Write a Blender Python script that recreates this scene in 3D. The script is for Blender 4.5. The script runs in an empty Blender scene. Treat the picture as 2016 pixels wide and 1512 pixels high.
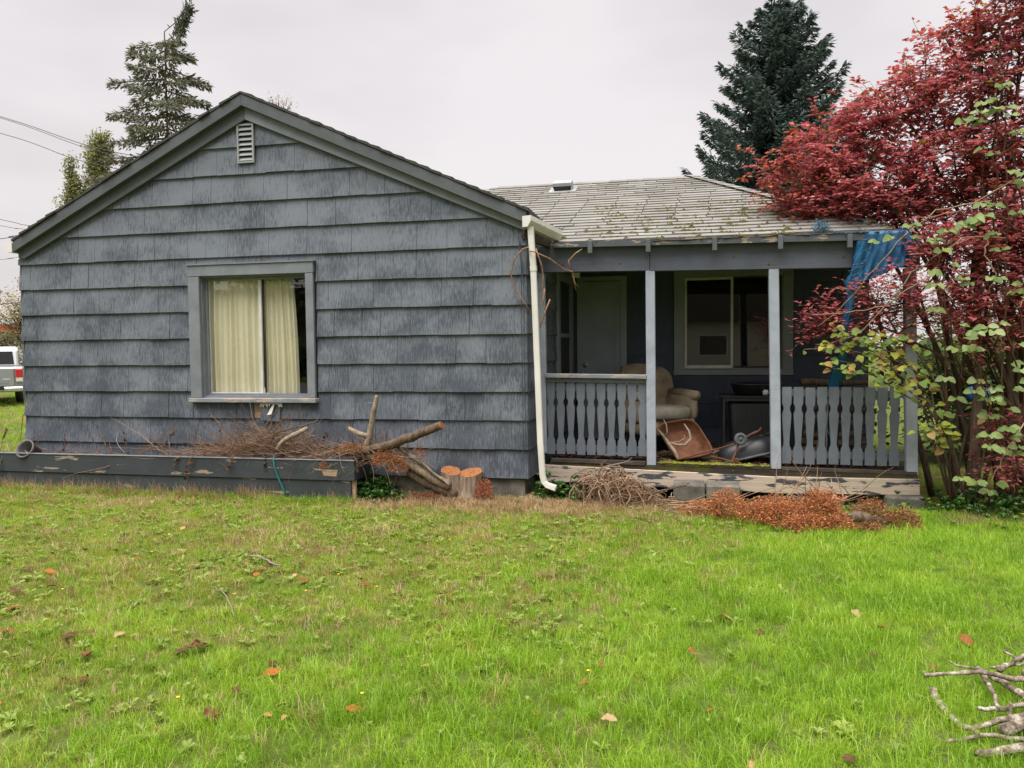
import bpy, math, random
import numpy as np
from mathutils import Vector, Matrix, noise

# ---------------------------------------------------------------- camera, sky, light
sc = bpy.context.scene
COL = sc.collection
F_PX, PSI, PITCH, ROLL = 1514.0, math.radians(12.3), math.atan(72 / 1514.0), 0.0105
CAM = np.array([0.0, -7.9, 1.6])
fwd = np.array([-math.sin(PSI) * math.cos(PITCH), math.cos(PSI) * math.cos(PITCH), -math.sin(PITCH)])
rt0 = np.array([math.cos(PSI), math.sin(PSI), 0.0])
up0 = np.cross(rt0, fwd)
upv = up0 * math.cos(ROLL) + rt0 * math.sin(ROLL)
rtv = np.cross(fwd, upv)
cam_data = bpy.data.cameras.new('camera')
cam = bpy.data.objects.new('camera', cam_data)
COL.objects.link(cam)
cam.matrix_world = Matrix(((rtv[0], upv[0], -fwd[0], CAM[0]), (rtv[1], upv[1], -fwd[1], CAM[1]),
                           (rtv[2], upv[2], -fwd[2], CAM[2]), (0, 0, 0, 1)))
cam_data.sensor_fit = 'HORIZONTAL'
cam_data.sensor_width = 36.0
cam_data.lens = F_PX / 2016 * 36.0
cam_data.clip_start = 0.05
cam_data.clip_end = 2000
sc.camera = cam

SUN_EL, SUN_AZ = math.radians(71), math.radians(205)   # azimuth from +Y towards +X: high, behind the viewer
wd = bpy.data.worlds.new('World')
sc.world = wd
wd.use_nodes = True
wt = wd.node_tree
for n in list(wt.nodes):
    wt.nodes.remove(n)
w_out = wt.nodes.new('ShaderNodeOutputWorld')
w_bg = wt.nodes.new('ShaderNodeBackground')
w_sky = wt.nodes.new('ShaderNodeTexSky')
w_sky.sky_type = 'NISHITA'
w_sky.sun_disc = False
w_sky.sun_elevation = SUN_EL
w_sky.sun_rotation = SUN_AZ
w_sky.air_density = 1.0
w_sky.dust_density = 4.0
w_tc = wt.nodes.new('ShaderNodeTexCoord')
w_map = wt.nodes.new('ShaderNodeMapping')
w_map.inputs['Scale'].default_value = (1.0, 1.0, 2.6)
w_no = wt.nodes.new('ShaderNodeTexNoise')
w_no.inputs['Scale'].default_value = 1.5
w_no.inputs['Detail'].default_value = 4.0
w_no.inputs['Roughness'].default_value = 0.5
w_ramp = wt.nodes.new('ShaderNodeValToRGB')
w_ramp.color_ramp.elements[0].position = 0.36
w_ramp.color_ramp.elements[0].color = (1.45, 1.355, 1.35, 1)
w_ramp.color_ramp.elements[1].position = 0.60
w_ramp.color_ramp.elements[1].color = (1.93, 1.80, 1.785, 1)
w_mix = wt.nodes.new('ShaderNodeMixRGB')
w_mix.inputs[0].default_value = 0.95          # thick overcast layer over the clear sky
wt.links.new(w_tc.outputs['Generated'], w_map.inputs['Vector'])
wt.links.new(w_map.outputs['Vector'], w_no.inputs['Vector'])
wt.links.new(w_no.outputs['Fac'], w_ramp.inputs['Fac'])
wt.links.new(w_sky.outputs['Color'], w_mix.inputs[1])
wt.links.new(w_ramp.outputs['Color'], w_mix.inputs[2])
wt.links.new(w_mix.outputs['Color'], w_bg.inputs['Color'])
w_bg.inputs['Strength'].default_value = 0.1
wt.links.new(w_bg.outputs['Background'], w_out.inputs['Surface'])

sun_d = bpy.data.lights.new('sun', 'SUN')
sun_d.energy = 1.5
sun_d.angle = math.radians(62)
sun_d.color = (1.0, 0.985, 0.965)
sun = bpy.data.objects.new('sun', sun_d)
COL.objects.link(sun)
sd = Vector((math.sin(SUN_AZ) * math.cos(SUN_EL), math.cos(SUN_AZ) * math.cos(SUN_EL), math.sin(SUN_EL)))
sun.rotation_euler = sd.to_track_quat('Z', 'Y').to_euler()
sun.location = (0, -10, 20)

sc.view_settings.view_transform = 'Standard'
sc.view_settings.look = 'None'
sc.view_settings.gamma = 1.0
sc.view_settings.use_curve_mapping = False
sc.view_settings.exposure = 2.2
sc.render.engine = 'CYCLES'
sc.cycles.use_denoising = True
sc.cycles.max_bounces = 6
sc.cycles.transparent_max_bounces = 10
sc.cycles.caustics_reflective = False
sc.cycles.caustics_refractive = False

# ---------------------------------------------------------------- helpers
RNG = random.Random(7)
def U(a, b): return RNG.uniform(a, b)
WL = {}                                    # world location of every object built

class MB:
    """collects verts / faces / per-face colour, then links them as one mesh object"""
    def __init__(s): s.v = []; s.f = []; s.c = []; s.col = None
    def add(s, vs, fs, col=None):
        k = len(s.v)
        s.v.extend([tuple(map(float, p)) for p in vs])
        s.f.extend([tuple(i + k for i in f) for f in fs])
        s.c.extend([col if col is not None else (1, 1, 1)] * len(fs))
        return s
    def box(s, a, b, col=None):
        (x0, y0, z0), (x1, y1, z1) = a, b
        return s.add([(x0, y0, z0), (x1, y0, z0), (x1, y1, z0), (x0, y1, z0), (x0, y0, z1), (x1, y0, z1), (x1, y1, z1), (x0, y1, z1)],
                     [(0, 3, 2, 1), (4, 5, 6, 7), (0, 1, 5, 4), (1, 2, 6, 5), (2, 3, 7, 6), (3, 0, 4, 7)], col)
    def beam(s, a, b, w, h, up=(0, 0, 1), col=None):
        """rectangular bar from a to b, w across and h along 'up'"""
        a, b = Vector(a), Vector(b); d = (b - a).normalized(); u = Vector(up); u = (u - d * u.dot(d)).normalized(); r = d.cross(u)
        vs = [p + r * (i * w / 2) + u * (j * h / 2) for p in (a, b) for i, j in ((-1, -1), (1, -1), (1, 1), (-1, 1))]
        return s.add(vs, [(0, 1, 2, 3), (7, 6, 5, 4), (0, 4, 5, 1), (1, 5, 6, 2), (2, 6, 7, 3), (3, 7, 4, 0)], col)
    def tube(s, pts, rad, n=6, cap=True, col=None):
        pts = [Vector(p) for p in pts]; m = len(pts)
        if not hasattr(rad, '__len__'): rad = [rad] * m
        vs = []; ref = None
        for i, p in enumerate(pts):
            d = (pts[min(i + 1, m - 1)] - pts[max(i - 1, 0)])
            d = d.normalized() if d.length > 1e-9 else Vector((0, 0, 1))
            if ref is None: ref = Vector((0, 0, 1)) if abs(d.z) < 0.9 else Vector((1, 0, 0))
            u = ref - d * ref.dot(d)
            if u.length < 1e-5: u = d.orthogonal()
            u.normalize(); ref = u; r = d.cross(u)
            for k in range(n):
                a = 2 * math.pi * k / n
                vs.append(p + (u * math.cos(a) + r * math.sin(a)) * rad[i])
        fs = [(i * n + k, i * n + (k + 1) % n, (i + 1) * n + (k + 1) % n, (i + 1) * n + k) for i in range(m - 1) for k in range(n)]
        if cap: fs += [tuple(range(n - 1, -1, -1)), tuple((m - 1) * n + k for k in range(n))]
        return s.add(vs, fs, col)
    def prism(s, poly, y0, y1, col=None):
        """polygon in XZ extruded from y0 (front) to y1"""
        n = len(poly)
        vs = [(x, y0, z) for x, z in poly] + [(x, y1, z) for x, z in poly]
        fs = [tuple(range(n)), tuple(range(2 * n - 1, n - 1, -1))] + [(i, i + n, (i + 1) % n + n, (i + 1) % n) for i in range(n)]
        return s.add(vs, fs, col)
    def lathe(s, prof, c=(0, 0, 0), n=20, col=None):
        vs = [(c[0] + r * math.cos(2 * math.pi * k / n), c[1] + r * math.sin(2 * math.pi * k / n), c[2] + z) for r, z in prof for k in range(n)]
        fs = [(i * n + k, i * n + (k + 1) % n, (i + 1) * n + (k + 1) % n, (i + 1) * n + k) for i in range(len(prof) - 1) for k in range(n)]
        return s.add(vs, fs, col)
    def xf(s, M):
        s.v = [tuple(M @ Vector(p)) for p in s.v]; return s

def mk(name, mb, mat, parent=None, smooth=False, kind=None, bevel=0.0, fix=True, org=None):
    """link a mesh object whose verts are in world space; origin at its base centre"""
    V = np.array(mb.v, dtype=float)
    lo, hi = V.min(0), V.max(0)
    o = np.array([(lo[0] + hi[0]) / 2, (lo[1] + hi[1]) / 2, lo[2]]) if org is None else np.array(org, float)
    me = bpy.data.meshes.new(name)
    me.from_pydata((V - o).tolist(), [], mb.f)
    if True:
        at = me.color_attributes.new('tint', 'FLOAT_COLOR', 'CORNER')
        cc = np.repeat(np.array([(*c, 1.0) for c in mb.c]), [len(f) for f in mb.f], axis=0)
        at.data.foreach_set('color', cc.ravel())
    if smooth: me.polygons.foreach_set('use_smooth', [True] * len(me.polygons))
    me.materials.append(mat)
    me.update()
    ob = bpy.data.objects.new(name, me)
    COL.objects.link(ob)
    place(ob, o, parent)
    if bevel:
        b = ob.modifiers.new('bevel', 'BEVEL'); b.width = bevel; b.segments = 1; b.limit_method = 'ANGLE'
    if kind: ob['kind'] = kind
    return ob

def place(ob, o, parent):
    WL[ob.name] = np.array(o, float)
    if parent is not None:
        ob.parent = parent
        ob.location = tuple(np.array(o) - WL[parent.name])
    else:
        ob.location = tuple(o)

def copy_of(src, loc, parent, scale=None, rot=None):
    ob = src.copy(); COL.objects.link(ob); place(ob, loc, parent)
    if scale is not None: ob.scale = scale
    if rot is not None: ob.rotation_euler = rot
    return ob

def thing(name, label, cat, loc, group=None):
    o = bpy.data.objects.new(name, None); o.empty_display_size = 0.1; COL.objects.link(o)
    place(o, loc, None)
    return tag(o, label, cat, group)
def tag(o, label, cat, group=None):
    o['label'] = label; o['category'] = cat
    if group: o['group'] = group
    return o

# ---------------------------------------------------------------- materials
class NT:
    def __init__(s, name):
        s.m = bpy.data.materials.new(name); s.m.use_nodes = True; s.t = s.m.node_tree
        s.b = s.t.nodes['Principled BSDF']; s.o = s.t.nodes['Material Output']
        s.geo = None
    def n(s, typ, props=None, **ins):
        nd = s.t.nodes.new('ShaderNode' + typ)
        for k, v in (props or {}).items(): setattr(nd, k, v)
        for k, v in ins.items(): s.set(nd, k, v)
        return nd
    def set(s, nd, k, v):
        k = k.replace('_', ' ')
        sk = nd.inputs[int(k[1:])] if k[0] == 'i' and k[1:].isdigit() else nd.inputs[k]
        if isinstance(v, bpy.types.NodeSocket): s.t.links.new(v, sk)
        elif hasattr(v, '__len__') and len(v) == 3 and sk.type == 'RGBA': sk.default_value = (*v, 1)
        else: sk.default_value = v
    def pos(s, scale=(1, 1, 1), obj=False):
        src = s.n('TexCoord').outputs['Object'] if obj else s.n('NewGeometry').outputs['Position']
        return s.n('Mapping', Vector=src, Scale=scale).outputs[0]
    def noise(s, scale=(1, 1, 1), sc=1.0, det=4.0, rough=0.55, obj=False, off=None):
        v = s.pos(scale, obj)
        if off is not None: v = s.n('VectorMath', {'operation': 'ADD'}, i0=v, i1=off).outputs[0]
        return s.n('TexNoise', Vector=v, Scale=sc, Detail=det, Roughness=rough).outputs['Fac']
    def ramp(s, fac, *stops):
        r = s.n('ValToRGB', Fac=fac); cr = r.color_ramp
        while len(cr.elements) < len(stops): cr.elements.new(0.5)
        for e, (p, c) in zip(cr.elements, stops):
            e.position = p; e.color = (*c, 1) if hasattr(c, '__len__') else (c, c, c, 1)
        return r.outputs['Color']
    def mix(s, f, a, b, mode='MIX'): return s.n('MixRGB', {'blend_type': mode}, Fac=f, Color1=a, Color2=b).outputs[0]
    def math(s, op, a, b=0.0): return s.n('Math', {'operation': op}, i0=a, i1=b).outputs[0]
    def rand(s): return s.n('ObjectInfo').outputs['Random']
    def rand3(s):
        r = s.rand(); c = s.n('CombineXYZ', X=s.math('MULTIPLY', r, 37.0), Y=s.math('MULTIPLY', r, 91.0), Z=s.math('MULTIPLY', r, 53.0))
        return c.outputs[0]
    def tint(s, c): return s.mix(1.0, c, s.n('VertexColor', {'layer_name': 'tint'}).outputs['Color'], 'MULTIPLY')
    def bump(s, h, dist=0.002, st=1.0):
        s.set(s.b, 'Normal', s.n('Bump', Height=h, Distance=dist, Strength=st).outputs[0])
    def fin(s, col=None, rough=0.7, spec=None, metal=None):
        if col is not None: s.set(s.b, 'Base Color', col)
        s.set(s.b, 'Roughness', rough)
        if spec is not None: s.set(s.b, 'Specular IOR Level', spec)
        if metal is not None: s.set(s.b, 'Metallic', metal)
        return s.m
    def translucent(s, col, fac):
        tr = s.n('BsdfTranslucent', Color=col)
        mx = s.n('MixShader', i0=fac, i1=s.b.outputs[0], i2=tr.outputs[0])
        s.t.links.new(mx.outputs[0], s.o.inputs['Surface'])

def simple(name, c, var=0.25, sc=6.0, rough=0.7, bump=0.0, bsc=None, metal=None, spec=None, tinted=False, stretch=(1, 1, 1)):
    t = NT(name)
    nz = t.noise(stretch, sc, 5.0, 0.6)
    col = t.ramp(nz, (0.3, tuple(x * (1 - var) for x in c)), (0.7, tuple(min(1, x * (1 + var)) for x in c)))
    if tinted: col = t.tint(col)
    if bump: t.bump(t.noise(stretch, bsc or sc * 4, 6.0, 0.65), bump)
    return t.fin(col, rough, spec, metal)

def siding_mat(name='weathered slate siding', wear=1.0, c0=(0.049, 0.059, 0.074), c1=(0.070, 0.081, 0.098)):
    t = NT(name)
    r3 = t.rand3()
    big = t.noise((1, 1, 1), 0.9, 4)
    grain = t.noise((110, 110, 2.0), 1.0, 4, 0.65, off=r3)
    col = t.ramp(big, (0.3, c0), (0.7, c1))
    col = t.mix(0.55, col, t.ramp(grain, (0.3, (0.35, 0.35, 0.35)), (0.7, (0.66, 0.66, 0.66))), 'OVERLAY')
    val = t.math('MULTIPLY_ADD', t.rand(), 0.26); val.node.inputs[2].default_value = 0.87
    col = t.mix(1.0, col, t.n('CombineXYZ', X=val, Y=val, Z=val).outputs[0], 'MULTIPLY')
    # chalky worn streaks, heavier in broad patches
    st = t.noise((110, 110, 5.0), 1.0, 6, 0.75, off=r3)
    pat = t.noise((1.6, 1.6, 2.2), 1.25, 4, .6)
    sep = t.n('SeparateXYZ', Vector=t.n('NewGeometry').outputs['Position'])
    hi = t.n('MapRange', Value=sep.outputs['Z'], i1=0.6, i2=3.0, i3=-0.05, i4=0.07).outputs[0]
    w = t.math('ADD', t.math('ADD', st, t.math('MULTIPLY', pat, 0.75)), hi)
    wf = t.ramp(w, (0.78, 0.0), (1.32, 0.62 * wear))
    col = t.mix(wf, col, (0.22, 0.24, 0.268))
    dk = t.ramp(t.noise((40, 40, 1.6), 1.0, 4, 0.6, off=r3), (0.66, 0.0), (0.78, 0.6))
    col = t.mix(dk, col, tuple(x * .6 for x in c0))
    t.bump(t.noise((160, 160, 1.2), 1.0, 3, 0.5, off=r3), 0.0035, 0.9)
    return t.fin(col, 0.72, 0.3)

def painted(name, paint, bare, thr=0.66, width=0.02, stretch=(3, 3, 14), sc=1.0, rough=0.6, var=0.15, soft=(9, 9, 9), softk=0.35):
    """painted wood flaking to bare wood where the noise passes thr"""
    paint = tuple(x * .84 for x in paint); bare = tuple(x * .85 for x in bare)
    t = NT(name)
    r3 = t.rand3()
    p = t.ramp(t.noise((1, 1, 1), 4.0, 5, off=r3), (0.3, tuple(x * (1 - var) for x in paint)), (0.7, tuple(x * (1 + var) for x in paint)))
    p = t.mix(t.ramp(t.noise(soft, 1.0, 5, 0.7), (0.5, 0.0), (0.75, softk)), p, tuple(x * 0.55 for x in paint))
    wood = t.ramp(t.noise((2, 2, 60) if stretch[2] >= stretch[0] else (60, 60, 2), 1.0, 4), (0.3, tuple(x * 0.7 for x in bare)), (0.7, bare))
    f = t.noise(stretch, sc, 6, 0.62, off=r3)
    k = t.ramp(f, (thr, 0.0), (thr + width, 1.0))
    t.bump(t.math('SUBTRACT', t.math('MULTIPLY', t.noise((40, 40, 40), 1.0, 4), 0.3), k), 0.0015, 0.8)
    return t.fin(t.mix(k, p, wood), rough, 0.35)

M = {}
M['siding'] = siding_mat()
M['porchsiding'] = siding_mat('shade blue porch siding', 0.06, (0.052, 0.062, 0.092), (0.066, 0.078, 0.112))  # less worn copy of the siding; porch shade put into its bluer colour
M['backing'] = simple('tar paper backing', (0.03, 0.03, 0.035))
M['trim'] = painted('grey window trim', (0.215, 0.232, 0.25), (0.5, 0.48, 0.43), 0.69, 0.03, (5, 5, 3), 1.6)
M['rake'] = painted('grey rake paint', (0.105, 0.115, 0.118), (0.4, 0.4, 0.37), 0.74, 0.04, (4, 4, 4), 1.2)
M['beam'] = painted('slate beam paint', (0.105, 0.115, 0.142), (0.36, 0.34, 0.3), 0.70, 0.03, (2, 2, 20), 1.0, soft=(2.5, 3, 45), softk=.75)
M['post'] = painted('pale grey post paint', (0.37, 0.40, 0.455), (0.3, 0.27, 0.22), 0.70, 0.03, (12, 12, 1.2), 1.0)
M['baluster'] = painted('grey baluster paint', (0.16, 0.178, 0.208), (0.35, 0.33, 0.28), 0.74, 0.03, (8, 8, 1.5), 1.0)
M['skirt'] = painted('flaking skirt paint', (0.07, 0.074, 0.082), (0.66, 0.53, 0.41), 0.445, 0.010, (1.0, 4, 6), 2.4)
M['eaveboard'] = painted('worn eave paint', (0.09, 0.095, 0.108), (0.42, 0.34, 0.25), 0.56, 0.03, (3, 12, 12), 1.2)
M['rail'] = painted('worn rail paint', (0.25, 0.26, 0.28), (0.5, 0.4, 0.29), 0.5, 0.05, (3, 12, 12), 1.2)
M['planter'] = painted('dark planter paint', (0.052, 0.060, 0.066), (0.42, 0.32, 0.24), 0.63, 0.012, (1.2, 2, 7), 1.7, soft=(2, 3, 30), softk=.6)
M['sidedoor'] = simple('grey green door paint', (0.25, 0.28, 0.295), 0.12, 3.0, 0.5)
M['darktrim'] = simple('grey green dark trim', (0.21, 0.232, 0.238), 0.15, 3.0, 0.55)
M['gutter'] = simple('off white gutter enamel', (0.66, 0.635, 0.58), 0.10, 3.0, 0.35)
M['sash'] = simple('aged aluminium sash', (0.56, 0.55, 0.49), 0.15, 8.0, 0.45)
M['black'] = simple('black rubber seal', (0.012, 0.012, 0.012), 0.2, 8.0, 0.5)
M['vent'] = simple('vent louver paint', (0.27, 0.28, 0.275), 0.1, 9.0, 0.55)
M['bare'] = simple('bare weathered wood', (0.36, 0.25, 0.16), 0.35, 3.0, 0.8, 0.002, 20, stretch=(3, 3, 12))
M['rot'] = simple('rotten dark wood', (0.06, 0.045, 0.035), 0.5, 6.0, 0.9, 0.004, 20, stretch=(1, 4, 4))
M['concrete'] = simple('old concrete', (0.125, 0.113, 0.09), 0.5, 7.0, 0.9, 0.004, 40)
M['soil'] = simple('dark soil', (0.05, 0.036, 0.026), 0.5, 14.0, 0.95, 0.01, 30)
M['interior'] = simple('dim room plaster', (0.20, 0.17, 0.13), 0.1, 2.0, 0.9)
M['curtain'] = simple('cream curtain cloth', (0.74, 0.69, 0.50), 0.05, 3.0, 0.9)
M['roofdark'] = simple('dark asphalt shingle', (0.05, 0.048, 0.042), 0.35, 30.0, 0.95, 0.003, 300)
def tab_mat():
    t = NT('pale asphalt tab')
    g = t.noise((1, 1, 1), 260.0, 2, 0.7)
    val = t.math('MULTIPLY_ADD', t.rand(), 0.22); val.node.inputs[2].default_value = 0.89
    col = t.ramp(t.noise((1, 1, 1), 3.0, 4), (0.3, (0.195, 0.184, 0.165)), (0.7, (0.255, 0.243, 0.22)))
    col = t.mix(1.0, col, t.n('CombineXYZ', X=val, Y=val, Z=val).outputs[0], 'MULTIPLY')
    col = t.mix(0.5, col, t.ramp(g, (0.25, (0.3, 0.3, 0.3)), (0.75, (0.7, 0.7, 0.7))), 'OVERLAY')
    col = t.mix(t.ramp(t.noise((1, 1, 1), 7.0, 5, 0.7), (0.6, 0.0), (0.75, 0.4)), col, (0.20, 0.19, 0.13))
    t.bump(g, 0.002)
    return t.fin(col, 0.95, 0.2)
M['tab'] = tab_mat()
M['moss'] = simple('roof moss', (0.05, 0.045, 0.008), 0.7, 22.0, 0.95, 0.008, 90)
M['deckmoss'] = simple('deck moss', (0.15, 0.155, 0.012), 0.7, 9.0, 0.95, 0.008, 90)
def deck_mat():
    t = NT('mossy rotten deck edge')
    c = t.ramp(t.noise((2, 10, 10), 1.5, 5), (0.3, (0.022, 0.019, 0.014)), (0.7, (0.06, 0.047, 0.034)))
    c = t.mix(t.ramp(t.noise((1, 1, 1), 3.2, 5), (0.50, 0.0), (0.66, 0.8)), c, (0.075, 0.075, 0.012))
    t.bump(t.noise((3, 30, 30), 1.0, 5), 0.006)
    return t.fin(c, 0.9, 0.2)
M['deck'] = deck_mat()
def glass_mat():
    t = NT('window glass')
    gl = t.n('BsdfGlossy', Color=(1, 1, 1), Roughness=0.004)
    tr = t.n('BsdfTransparent', Color=(0.985, 0.99, 0.985))
    fc = t.n('LayerWeight', Blend=0.5).outputs['Facing']
    f = t.math('MULTIPLY_ADD', t.math('POWER', fc, 5.0), 0.9); f.node.inputs[2].default_value = 0.06
    t.t.links.new(t.n('MixShader', i0=f, i1=tr.outputs[0], i2=gl.outputs[0]).outputs[0], t.o.inputs['Surface'])
    return t.m
M['glass'] = glass_mat()
def rust_mat():
    t = NT('rusted steel')
    c = t.ramp(t.noise((1, 1, 1), 6.0, 6, 0.65), (0.25, (0.05, 0.022, 0.014)), (0.5, (0.14, 0.055, 0.028)), (0.8, (0.26, 0.12, 0.06)))
    t.bump(t.noise((1, 1, 1), 60.0, 5), 0.003)
    return t.fin(c, 0.75, 0.3, 0.15)
M['rust'] = rust_mat()
M['enamel'] = simple('scuffed black enamel', (0.016, 0.016, 0.018), 0.4, 7.0, 0.42, spec=0.45)
M['blackplastic'] = simple('black plastic', (0.014, 0.014, 0.015), 0.3, 5.0, 0.5)
M['greyrubber'] = simple('grey wheel rubber', (0.075, 0.078, 0.08), 0.3, 12.0, 0.7)
M['upholstery'] = simple('stained tan upholstery', (0.30, 0.235, 0.155), 0.35, 5.0, 0.95, 0.002, 120)
M['cushion'] = simple('grey green cushion cloth', (0.235, 0.215, 0.165), 0.3, 6.0, 0.95, 0.002, 120)
M['wooddark'] = simple('dark chair wood', (0.08, 0.045, 0.025), 0.3, 6.0, 0.6)
M['brass'] = simple('dull brass', (0.45, 0.36, 0.18), 0.2, 9.0, 0.35, metal=0.9)
def tarp_mat():
    t = NT('blue woven tarp')
    c = t.ramp(t.noise((1, 1, 1), 5.0, 5, 0.65), (0.3, (0.003, 0.04, 0.10)), (0.7, (0.006, 0.095, 0.20)))
    c = t.mix(t.ramp(t.noise((14, 14, 3), 1.0, 6, 0.7), (0.6, 0.0), (0.75, 0.6)), c, (0.2, 0.32, 0.40))
    t.bump(t.noise((9, 9, 5), 1.0, 5), 0.02)
    return t.fin(c, 0.38, 0.45)
M['tarp'] = tarp_mat()
M['tarpfray'] = simple('frayed tarp fibre', (0.07, 0.15, 0.22), 0.4, 10.0, 0.8)
def bark_mat(name, a, b, sc=(30, 30, 5), d=0.012):
    t = NT(name)
    n1 = t.noise(sc, 1.0, 6, 0.65)
    c = t.ramp(n1, (0.3, a), (0.68, b))
    c = t.tint(c)
    t.bump(n1, d)
    return t.fin(c, 0.9, 0.2)
M['bark'] = bark_mat('brown bark', (0.05, 0.033, 0.022), (0.17, 0.12, 0.085))
M['stumpbark'] = bark_mat('stringy stump bark', (0.10, 0.07, 0.048), (0.38, 0.29, 0.21), (38, 38, 4), 0.014)
M['palewood'] = bark_mat('stripped pale wood', (0.15, 0.11, 0.08), (0.34, 0.27, 0.20), (18, 18, 18), 0.006)
M['twig'] = bark_mat('dry twigs', (0.115, 0.09, 0.068), (0.28, 0.225, 0.17), (20, 20, 20), 0.001)
def cut_mat():
    t = NT('fresh cut end grain')
    v = t.pos((1, 1, 1), True)
    w = t.n('TexWave', {'wave_type': 'RINGS', 'rings_direction': 'SPHERICAL'}, Vector=v, Scale=18.0, Distortion=5.0, Detail=3.0).outputs['Fac']
    c = t.ramp(w, (0.2, (0.27, 0.10, 0.035)), (0.8, (0.37, 0.16, 0.06)))
    c = t.mix(t.ramp(t.noise((1, 1, 1), 26.0, 6, .7), (0.50, 0.0), (0.62, 0.8)), c, (0.12, 0.055, 0.028))
    return t.fin(c, 0.8, 0.2)
M['cut'] = cut_mat()
def leaf_mat(name, fac=0.35, rough=0.55, spec=0.3):
    t = NT(name)
    c = t.n('VertexColor', {'layer_name': 'tint'}).outputs['Color']
    c2 = t.mix(0.3, c, t.ramp(t.noise((1, 1, 1), 40.0, 3), (0.3, (0.35, 0.35, 0.35)), (0.7, (0.65, 0.65, 0.65))), 'OVERLAY')
    t.fin(c2, rough, spec)
    t.translucent(c, fac)
    return t.m
M['leaf'] = leaf_mat('tinted leaf', 0.42)
M['needle'] = leaf_mat('tinted needles', 0.3, 0.7, 0.2)
M['deadleaf'] = leaf_mat('tinted dead foliage', 0.15, 0.85, 0.1)
M['wire'] = simple('black cable', (0.05, 0.05, 0.055), 0.1, 5.0, 0.6)
M['hose'] = simple('teal cord', (0.01, 0.13, 0.11), 0.2, 9.0, 0.5)
M['terracotta'] = simple('terracotta', (0.38, 0.14, 0.07), 0.2, 9.0, 0.8)
M['paper'] = simple('grubby white litter', (0.55, 0.53, 0.48), 0.25, 12.0, 0.8)

# ================================================================ GROUND
def gz(x, y):
    d = math.hypot(x - CAM[0], y - CAM[1])
    k = min(1, max(0, (y + .35) / .6)) * min(1, max(0, (x + 1.45) / .3)) * min(1, max(0, (3.0 - x) / .5))
    return -.085 * k * k * (3 - 2 * k) + 0.022 * noise.noise(Vector((x * 0.55, y * 0.55, 1.3))) + 0.012 * noise.noise(Vector((x * 1.7, y * 1.7, 5.0)))
def ground_mat():
    t = NT('lawn thatch and soil')
    c = t.ramp(t.noise((1, 1, 1), 5.0, 6, 0.65), (0.3, (0.05, 0.065, 0.015)), (0.55, (0.10, 0.125, 0.028)), (0.75, (0.16, 0.15, 0.055)))
    t.bump(t.noise((1, 1, 1), 40.0, 6), 0.02)
    return t.fin(c, 0.95, 0.1)
M['ground'] = ground_mat()
gb = MB()
xs = list(np.arange(-14, 8.01, 0.25)); ys = list(np.arange(-8.5, 3.01, 0.25))
gx = [-400, -120, -60, -30, -20] + xs + [14, 25, 60, 120, 400]
gy = [-400, -120, -60, -30, -15] + ys + [6, 12, 20, 40, 80, 160, 500]
def fade(x, y):
    return 1.0 if (-14 <= x <= 8 and -8.5 <= y <= 3) else 0.0
gv = [(x, y, gz(x, y) * fade(x, y)) for y in gy for x in gx]
nx = len(gx)
gb.add(gv, [(j * nx + i, j * nx + i + 1, (j + 1) * nx + i + 1, (j + 1) * nx + i) for j in range(len(gy) - 1) for i in range(nx - 1)])
mk('ground', gb, M['ground'], kind='structure', org=(0, 0, 0), smooth=True)

# ================================================================ HOUSE
HOUSE = thing('house', 'weathered slate blue shingled house with front gable and side porch', 'house', (-3.2, 1.5, 0))
PX, PZ = -4.72, 4.446
SLL, SLR = (PZ - 2.955) / (7.78 - 4.72), (PZ - 3.015) / (4.72 - 1.53)
def roof_z(x): return PZ - (SLL * (PX - x) if x < PX else SLR * (x - PX))
WX0, WX1, WZ0, WZ1 = -5.36, -4.035, 1.06, 2.445       # window opening
YW = 0.02
# ---- gable front wall (sheathing), a rectangular hole for the window
fw = MB()
fw.box((-7.80, YW, 0.2), (WX0, 0.12, 2.6)); fw.box((WX1, YW, 0.2), (-1.57, 0.12, 2.6))
fw.box((WX0, YW, 0.2), (WX1, 0.12, WZ0)); fw.box((WX0, YW, WZ1), (WX1, 0.12, 2.6))
fw.prism([(-7.80, 2.6), (-1.57, 2.6), (-1.57, roof_z(-1.57) - .08), (PX, PZ - .08), (-7.80, roof_z(-7.80) - .08)], YW, 0.12)
front_wall = mk('front_wall', fw, M['backing'], HOUSE)

def clip(poly, a, b, c):
    """keep the part of an XZ polygon where a*x+b*z<=c"""
    out = []
    for i in range(len(poly)):
        p, q = poly[i], poly[(i + 1) % len(poly)]
        dp, dq = a * p[0] + b * p[1] - c, a * q[0] + b * q[1] - c
        if dp <= 0: out.append(p)
        if dp * dq < 0:
            k = dp / (dp - dq); out.append((p[0] + (q[0] - p[0]) * k, p[1] + (q[1] - p[1]) * k))
    return out

SH_PROTO = {}
def unit_shingle(h, tb, tt, mat):
    key = (round(h, 3), tb, mat.name)
    if key not in SH_PROTO:
        me = bpy.data.meshes.new('shingle')
        e = 0.004
        v = [(-.5, 0, 0), (.5, 0, 0), (.5, 0, h), (-.5, 0, h), (-.5, -tb, e), (.5, -tb, e), (.5, -tt, h), (-.5, -tt, h), (-.5, -tb + e, 0), (.5, -tb + e, 0)]
        f = [(4, 5, 6, 7), (8, 9, 5, 4), (0, 1, 9, 8), (3, 2, 1, 0), (7, 6, 2, 3), (1, 2, 6, 5, 9), (3, 0, 8, 4, 7)]
        me.from_pydata(v, [], f); me.materials.append(mat); me.update()
        SH_PROTO[key] = me
    return SH_PROTO[key]

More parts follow.
